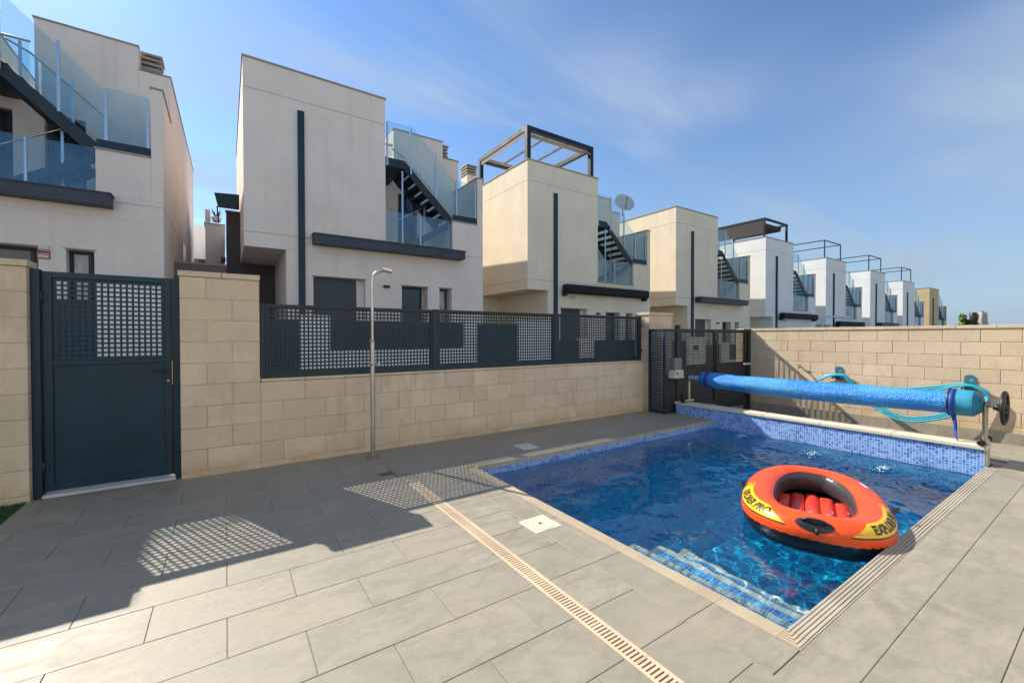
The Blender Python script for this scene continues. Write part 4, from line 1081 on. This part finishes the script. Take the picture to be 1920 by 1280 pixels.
    for y in (.10, .98):
        MB().prism([(A[0], A[1]-th), (B[0], B[1]-th+.02), (4.80, 4.36), (4.80, B[1]+.02), (B[0]+.06, B[1]+.06), (A[0], A[1]+.04)], 'y', y-.012, y+.012).build('stringer', M_ANTH, stt)
    nT = 7
    for i in range(nT):
        f = (i+.5)/nT; x, z = A[0]+(B[0]-A[0])*f, A[1]+(B[1]-A[1])*f-.03; MB().box(x-.13, x+.13, .115, .965, z-.045, z).build('tread', M_ANTH, stt)
    MB().box(2.975, 3.50, .09, 1.49, 5.56, 5.77).build('landing', M_ANTH, stt)
    MB().box(4.80, 5.55, .04, .99, 4.446, 4.47).box(4.80, 5.55, .02, .04, 4.446, 4.60).build('lower_landing', M_GATE, stt)
    # lower flight down to the terrace floor
    for y in (.28, .95): MB().prism([(4.78, 4.26), (4.78, 4.42), (3.75, 3.80), (3.62, 3.64), (3.80, 3.64)], 'y', y-.01, y+.01).build('stringer', M_GATE, stt)
    for i in range(3): MB().box(3.9+i*.26, 4.14+i*.26, .29, .94, 3.83+i*.16, 3.86+i*.16).build('tread', M_GATE, stt)
    yb = .06
    pst = [(3.03, 5.55, 6.62), (3.64, 5.45, 6.62), (4.33, 4.95, 6.17), (4.93, 4.46, 5.55), (5.51, 4.46, 5.52)]
    for x, a, b in pst: MB().box(x-.022, x+.022, yb-.03, yb-.005, a, b).build('post', M_ALU, stt)
    gl = [((3.05, 5.80), (3.62, 5.80), (3.62, 6.66), (3.05, 6.66)), ((3.66, 5.66), (4.31, 5.02), (4.31, 6.10), (3.66, 6.72)), ((4.35, 4.98), (4.91, 4.56), (4.91, 5.50), (4.35, 6.06)), ((4.95, 4.60), (5.50, 4.60), (5.50, 5.56), (4.95, 5.56))]
    for q in gl: MB().prism(list(q), 'y', yb-.002, yb+.008).build('glass_panel', M_GLASS, stt)
    if detail >= 1:
        for x, a, b in ((3.62, 5.4, 6.45), (4.3, 4.9, 5.95), (4.75, 4.46, 5.45)): MB().box(x-.02, x+.02, 1.0, 1.025, a, b).build('post', M_ALU, stt)
        MB().tube([(3.45, 1.01, 6.42), (3.75, 1.01, 6.28), (4.85, 1.01, 5.3)], .018, 6).build('handrail', M_STEEL, stt)
        MB().prism([(3.64, 5.62), (4.29, 4.98), (4.29, 5.85), (3.64, 6.35)], 'y', .998, 1.004).build('glass_panel', M_GLASS, stt)
        MB().box(3.06, 3.62, 1.47, 1.48, 5.82, 6.75).build('glass_panel', M_GLASS, stt)
        MB().tube([(3.03, 1.46, 6.70), (3.64, 1.46, 6.70)], .025, 6).build('handrail', M_STEEL, stt)
    bal = empty('terrace_balustrade', parent=H)
    for a, b in ((2.98, 3.42), (3.44, 3.90), (3.92, 4.77)): MB().box(a, b, .07, .08, 3.65, 4.44).build('glass_panel', M_GLASS, bal)
    for x, zt in ((3.43, 5.5), (3.91, 4.42)): MB().box(x-.02, x+.02, .085, .11, 3.64, zt).build('post', M_ALU, bal)
    if detail >= 1:
        MB().tube([(3.43, .6, 4.35), (4.35, .6, 4.92)], .016, 6).build('handrail', M_STEEL, bal)
        MB().box(4.22, 4.26, .6, .63, 3.7, 4.9).build('post', M_ALU, bal)
    chimney(H, 5.22, 5.52, 1.9, 2.3, 6.5, 7.30, mt)
    chimney(H, .12, .50, 4.1, 4.6, 7.0, 8.35, mt)
    if pergola:
        pg = empty('roof_pergola', parent=H)
        kind = pergola; w_ = {'white': .14, 'brown': .09, 'thin': .05}[kind]; x0, x1, y0, y1, zt = (.06, 2.72, .10, 3.0, 8.22) if kind == 'white' else (.10, 2.45, .1, 2.9, 8.12 if kind == 'brown' else 8.2)
        for x in (x0, x1):
            for y in (y0, y1): MB().box(x, x+w_, y, y+w_, 7.13, zt-w_).build('pergola_post', M_PERG, pg)
        MB().box(x0, x1+w_, y0, y0+w_, zt-w_, zt).build('pergola_beam', M_PERG, pg); MB().box(x0, x1+w_, y1, y1+w_, zt-w_, zt).build('pergola_beam', M_PERG, pg)
        MB().box(x0, x0+w_, y0+w_, y1, zt-w_, zt).build('pergola_beam', M_PERG, pg); MB().box(x1, x1+w_, y0+w_, y1, zt-w_, zt).build('pergola_beam', M_PERG, pg)
        if kind == 'white':
            for fx in (.34, .67): MB().box(x0+(x1-x0)*fx, x0+(x1-x0)*fx+.05, y0+w_, y1, zt-.09, zt-.03).build('pergola_rafter', M_PERG, pg)
            for yy3 in (.28, 2.65):
                V = []; kk = 16
                for i in range(kk+1):
                    x = x0+w_+(x1-x0-w_)*i/kk
                    for j in range(5): V.append((x, y0+yy3-.09+j*.045, zt-.13-.05*abs(sin(j*1.5))))
                MB().add(V, [(i*5+j, i*5+j+1, (i+1)*5+j+1, (i+1)*5+j) for i in range(kk) for j in range(4)], True).build('gathered_canopy', M_WHITEF, pg)
            MB().box(x0+.02, x0+.035, y0+w_+.05, y1-.05, zt-.28, zt-.10).build('side_blind', M_WHITEF, pg)
        if kind == 'brown':
            MB().box(x0+.02, x0+.04, y0+w_, y1, 7.35, zt-w_).build('side_blind', M_BROWNF, pg)
            for i in range(7): MB().prism([(x0+.3+i*.3, zt-.12), (x0+.45+i*.3, zt-.34), (x0+.52+i*.3, zt-.34), (x0+.6+i*.3, zt-.12)], 'y', y0+.3, y1-.1).build('folded_canopy', M_BROWNF, pg)
    if dish:
        d = empty('satellite_dish', (5.25, .9, 0), parent=H)
        c = Vector((.04, .0, 6.92)); V = []; nr, na_ = 6, 24; ax = Vector((-.35, -.80, .38)).normalized(); u_ = ax.cross(Vector((0, 0, 1))).normalized(); v_ = u_.cross(ax)
        for r in range(nr+1):
            rr = .40*r/nr
            for k in range(na_): a = 2*pi*k/na_; V.append(c+(u_*cos(a)+v_*sin(a))*rr+ax*(rr*rr*.45))
        MB().add(V, [(r*na_+k, r*na_+(k+1) % na_, (r+1)*na_+(k+1) % na_, (r+1)*na_+k) for r in range(nr) for k in range(na_)], True).build('dish', simple('dish_grey', (.5, .51, .53), .5), d)
        MB().tube([c-v_*.3+ax*.05, c+ax*.3], .012, 6).lathe([(-.03, .025), (.03, .025)], tuple(c+ax*.31), 'z', 8).tube([c, c-ax*.1, (c-ax*.1)-Vector((0, 0, .42))], .02, 8).build('feed_arm', M_BLACK, d)
    if extra: extra(H)
    return H
def h1_extra(H):
    MB().cbox(4.07, 4.20, -.035, -.001, 2.54, 2.61, .004).build('alarm_box', M_WHITEP, H)
    sg = MB().box(4.05, 4.21, -.012, -.001, 2.38, 2.52).build('small_sign', M_RED, H); MB().box(4.065, 4.195, -.014, -.0125, 2.40, 2.445).box(4.065, 4.195, -.014, -.0125, 2.462, 2.475).build('sign_print', M_WHITEP, sg)
    sw = MB().box(5.731, 5.734, 4.3, 5.4, 2.8, 3.75).build('niche_shade_panel', M_COPE, H); MB().box(5.7345, 5.737, 4.38, 5.32, 2.86, 3.70).build('pane', M_CURTAIN, sw)  # flat panels for a wall niche; the recess shade is put into their colour
def h2_extra(H):
    MB().box(-.30, .77, 2.6, 6.5, -.4, 4.48).build('dark_side_wing', M_DARKW, H)
    MB().box(-.32, .78, 2.57, 2.72, 4.482, 4.52).build('coping', M_COPE, H)
def h4_extra(H):
    MB().bar((1.0, .4, 7.16), (2.6, .5, 7.22), .5, .03).build('roof_flap', M_BROWNF, H)
house(-6.70, .25, 'grey', 'warm grey villa at the left edge, glass railed stair above the blue gate', detail=2, extra=h1_extra)
house(.33, 0, 'grey', 'warm grey villa with bare roof, second from left, opposite the outdoor shower', extra=h2_extra)
house(7.63, -.46, 'cream', 'cream villa with blue framed roof pergola, black folded awning and satellite dish', fin='awning', pergola='white', dish=True)
house(14.95, -.66, 'cream', 'cream villa without pergola, right behind the block pillar and driveway gate', extra=h4_extra)
house(22.15, -.94, 'white', 'white villa carrying a dark pergola with brown blinds on its roof', pergola='brown', fin='awning')
house(29.25, -1.24, 'white', 'white villa with thin pergola, just right of the brown blinds pergola', pergola='thin', fin='awning')
house(36.46, -1.37, 'white', 'seventh villa in the row, white, middle of three with thin pergolas', pergola='thin', detail=0)
house(43.44, -1.57, 'white', 'last white villa in the row, before the tan one', pergola='thin', detail=0)
house(50.7, -1.68, 'tan', 'tan villa at the far right end of the row', detail=0)

# front garden walls across the street
for i, (X0, dz, nm) in enumerate(((-6.70, .25, 'the villa at the left edge'), (.33, 0, 'the second villa'), (7.63, -.46, 'the villa with the satellite dish'), (14.95, -.66, 'the cream villa without pergola'))):
    gw = empty('garden_wall', (X0*VS, 10.9, dz*VS-.26), 'white front garden wall with dark panels before '+nm, 'wall', 'front garden walls across the street'); gw.scale = (VS, VS, VS)
    if i == 0:
        MB().box(.85, 3.2, 0, .2, -.5, 1.03).box(5.03, 7.0, 0, .2, -.5, 1.85).build('masonry', M_ST['white'], gw); MB().box(.86, 3.19, .05, .09, 1.04, 1.62).build('fence_panel', M_GATE, gw); MB().box(3.21, 5.02, .08, .12, -.3, 1.62).build('vehicle_gate', M_GATE, gw); continue
    MB().box(.85, 1.40, 0, .2, -.5, 1.72).box(1.402, 4.4, 0, .2, -.5, 1.03).box(4.402, 4.75, 0, .2, -.5, 1.72).box(6.0, 7.1, 0, .2, -.5, 1.72).build('masonry', M_ST['white' if i < 2 else 'cream'], gw)
    MB().box(1.41, 4.39, .05, .09, 1.04, 1.62).build('fence_panel', M_GATE, gw)
    MB().box(-.05, .84, .08, .12, -.3, 1.62).build('pedestrian_gate', M_GATE, gw); MB().box(4.76, 5.99, .08, .12, -.3, 1.60).build('vehicle_gate', M_GATE, gw)
    if i == 2: MB().box(6.35, 6.60, -.03, -.001, 1.25, 1.42).build('mailbox', simple('dull_red', (.16, .05, .05), .6), gw)

# ------------------------------------------------------------------ things glimpsed between the first two villas
bh = empty('white_building', (0, 0, 0), 'pale building seen in the gap between the two nearest villas', 'building')
MB().box(-.62, .0, 20, 26, -1, 5.62).build('white_wing', M_ST['cold'], bh)
MB().box(-.62, -.46, 20, 21, 5.65, 6.15).build('parapet', M_ST['cold'], bh)
MB().box(-.66, .02, 19.96, 26.05, 5.622, 5.65).build('coping', M_ST['white'], bh)
MB().box(-4, -.62, 26, 32, -1, 6.75).build('rear_wing', M_ST['cold'], bh); MB().box(-2.2, -.66, 25.9, 25.99, 4.35, 5.1).build('dark_window', M_WIN, bh)
MB().cbox(-.14, .02, 19.7, 19.99, 4.2, 4.35, .02).build('wall_unit', M_GREYP, bh)
awn = empty('dark_awning', (0, 0, 0), 'dark blue awning panel above the grey side wing, between the nearest villas', 'awning')
awn.location = (0, 0, 0)
Q = 1.15
MB().add([tuple(c*Q-(.195 if i == 2 else 0) for i, c in enumerate(p)) for p in [(-.22, 13.3, 4.98), (.32, 13.3, 5.02), (.32, 13.2, 4.60), (-.14, 13.2, 4.60), (-.22, 13.34, 4.98), (.32, 13.34, 5.02), (.32, 13.24, 4.60), (-.14, 13.24, 4.60)]], [(0, 3, 2, 1), (4, 5, 6, 7), (0, 1, 5, 4), (1, 2, 6, 5), (2, 3, 7, 6), (3, 0, 4, 7)]).build('panel', painted('awning_blue', (.01, .03, .035)), awn)
MB().bar((-.184, 15.2, 5.12), (-.15, 15.2, 4.64), .035, .035).build('support', M_ANTH, awn)
lg = empty('lane_wall', (0, 0, 0), 'low grey brown wall closing the gap between the nearest villas', 'wall')
MB().box(-1.34, .03, 14.85, 15.0, -.3, 3.32).build('wall_face', simple('brown_grey_render', (.20, .175, .15), .9), lg)
MB().box(-1.34, .03, 14.83, 15.02, 3.322, 3.37).build('coping', M_COPE, lg)
pp = empty('potted_agave', (-.26, 19.8, 5.66), 'small spiky agave in a pot on the white parapet in the gap', 'plant')
MB().lathe([(0, .12), (.16, .17), (.18, .15)], (0, 0, 0), 'z', 12).build('pot', M_ST['white'], pp)
for k in range(9):
    a = k*.7; d = Vector((cos(a)*.16, sin(a)*.16, .22+.05*(k % 3)))
    MB().tube([(0, 0, .14), tuple(Vector((0, 0, .14))+d*.6), tuple(Vector((0, 0, .14))+d*1.05+Vector((0, 0, .05)))], [.02, .016, .002], 5).build('leaf', simple('agave_leaf', (.03, .06, .04), .6) if k == 0 else bpy.data.materials['agave_leaf'], pp)

# far lamp arm and the things that peek over the far wall
la = empty('street_lamp', (21.5, 9.0, 0), 'thin grey street lamp with horizontal arm in front of the white villas', 'lamp')
MB().tube([(0, 0, -1), (0, 0, 2.55), (.15, 0, 2.68), (2.2, 0, 2.72)], .05, 8).build('arm', M_ALU, la)
pl = empty('green_shrub', (13.2, 1.75, 0), 'small bright green shrub tip peeking over the far block wall', 'shrub')
R5 = random.Random(9); M_LEAF = simple('bright_leaf', (.10, .19, .02), .6, var=.3)
def tuft(parent, r, h, z0, mat, n, name):
    g = MB()
    for i in range(n):
        a = R5.random()*6.28; zz_ = R5.random(); rr = r*(1-zz_*.75)*R5.random()**.5; x, y, z = cos(a)*rr, sin(a)*rr, z0+zz_*h
        s_ = .03; d = Vector((R5.gauss(0, 1), R5.gauss(0, 1), R5.gauss(0, 1)+.6)).normalized()*s_*1.6; e = d.orthogonal().normalized()*s_*.5; c = Vector((x, y, z))
        g.add([c-e, c+d, c+e, c-d*.6], [(0, 1, 2, 3)])
    g.build(name, mat, parent)
la.location = (24.1, 8.8, 0)
for c in list(la.children): bpy.data.objects.remove(c)
MB().tube([(0, 0, -1), (0, 0, 1.95), (.12, 0, 2.14), (.4, 0, 2.24), (3.3, 0, 2.27)], .045, 8).build('lamp_arm', M_ALU, la)
MB().cbox(2.5, 3.3, -.08, .08, 2.20, 2.245, .01).build('lamp_head', M_ALU, la)
MB().box(9.47, 24, -6, 4.9, -3.3, -.42).build('neighbour_terrace', simple('paving_pale', (.4, .37, .32), .9, var=.1), kind='structure')
pl.location = (11.0, 1.84, -.42)
MB().tube([(0, 0, 0), (.02, 0, 1.0), (0, .01, 1.75)], [.03, .02, .01], 6).build('stem', simple('stem', (.10, .08, .04), .8), pl)
tuft(pl, .13, .62, 1.48, M_LEAF, 420, 'leaves')
dp = empty('folded_parasol', (11.0, 1.60, -.42), 'folded grey parasol top peeking over the far block wall', 'parasol')
MB().tube([(0, 0, 0), (0, 0, 2.15)], .02, 8).build('pole', M_STEELD, dp)
g = MB(); V = []
for i in range(9):
    for k in range(16):
        a = 2*pi*k/16; r = (.10-.055*i/8)*(1+.25*cos(4*a)); V.append((r*cos(a), r*sin(a), 1.2+.93*i/8))
g.add(V, [(i*16+k, i*16+(k+1) % 16, (i+1)*16+(k+1) % 16, (i+1)*16+k) for i in range(8) for k in range(16)]+[tuple(128+k for k in range(16))], True).build('fabric', simple('grey_canvas', (.30, .29, .27), .85, var=.2), dp)
bp = empty('black_post', (11.0, 1.71, -.42), 'short black cylinder standing between shrub and folded parasol behind the wall', 'post')
MB().lathe([(0, .05), (2.0, .045), (2.12, .05), (2.13, .04)], (0, 0, 0), 'z', 14).build('post_body', M_BLACK, bp)
g = MB()
for k in range(14):
    a = k*.45; d = Vector((cos(a)*.10, sin(a)*.10, .03+.02*(k % 4))); g.add([(0, 0, 1.93), tuple(d+Vector((0, 0, 1.95))), tuple(d*.5+Vector((.01, .02, 1.90)))], [(0, 1, 2)])
g.build('dark_leaves', simple('dark_leaf', (.03, .035, .03), .7), bp)
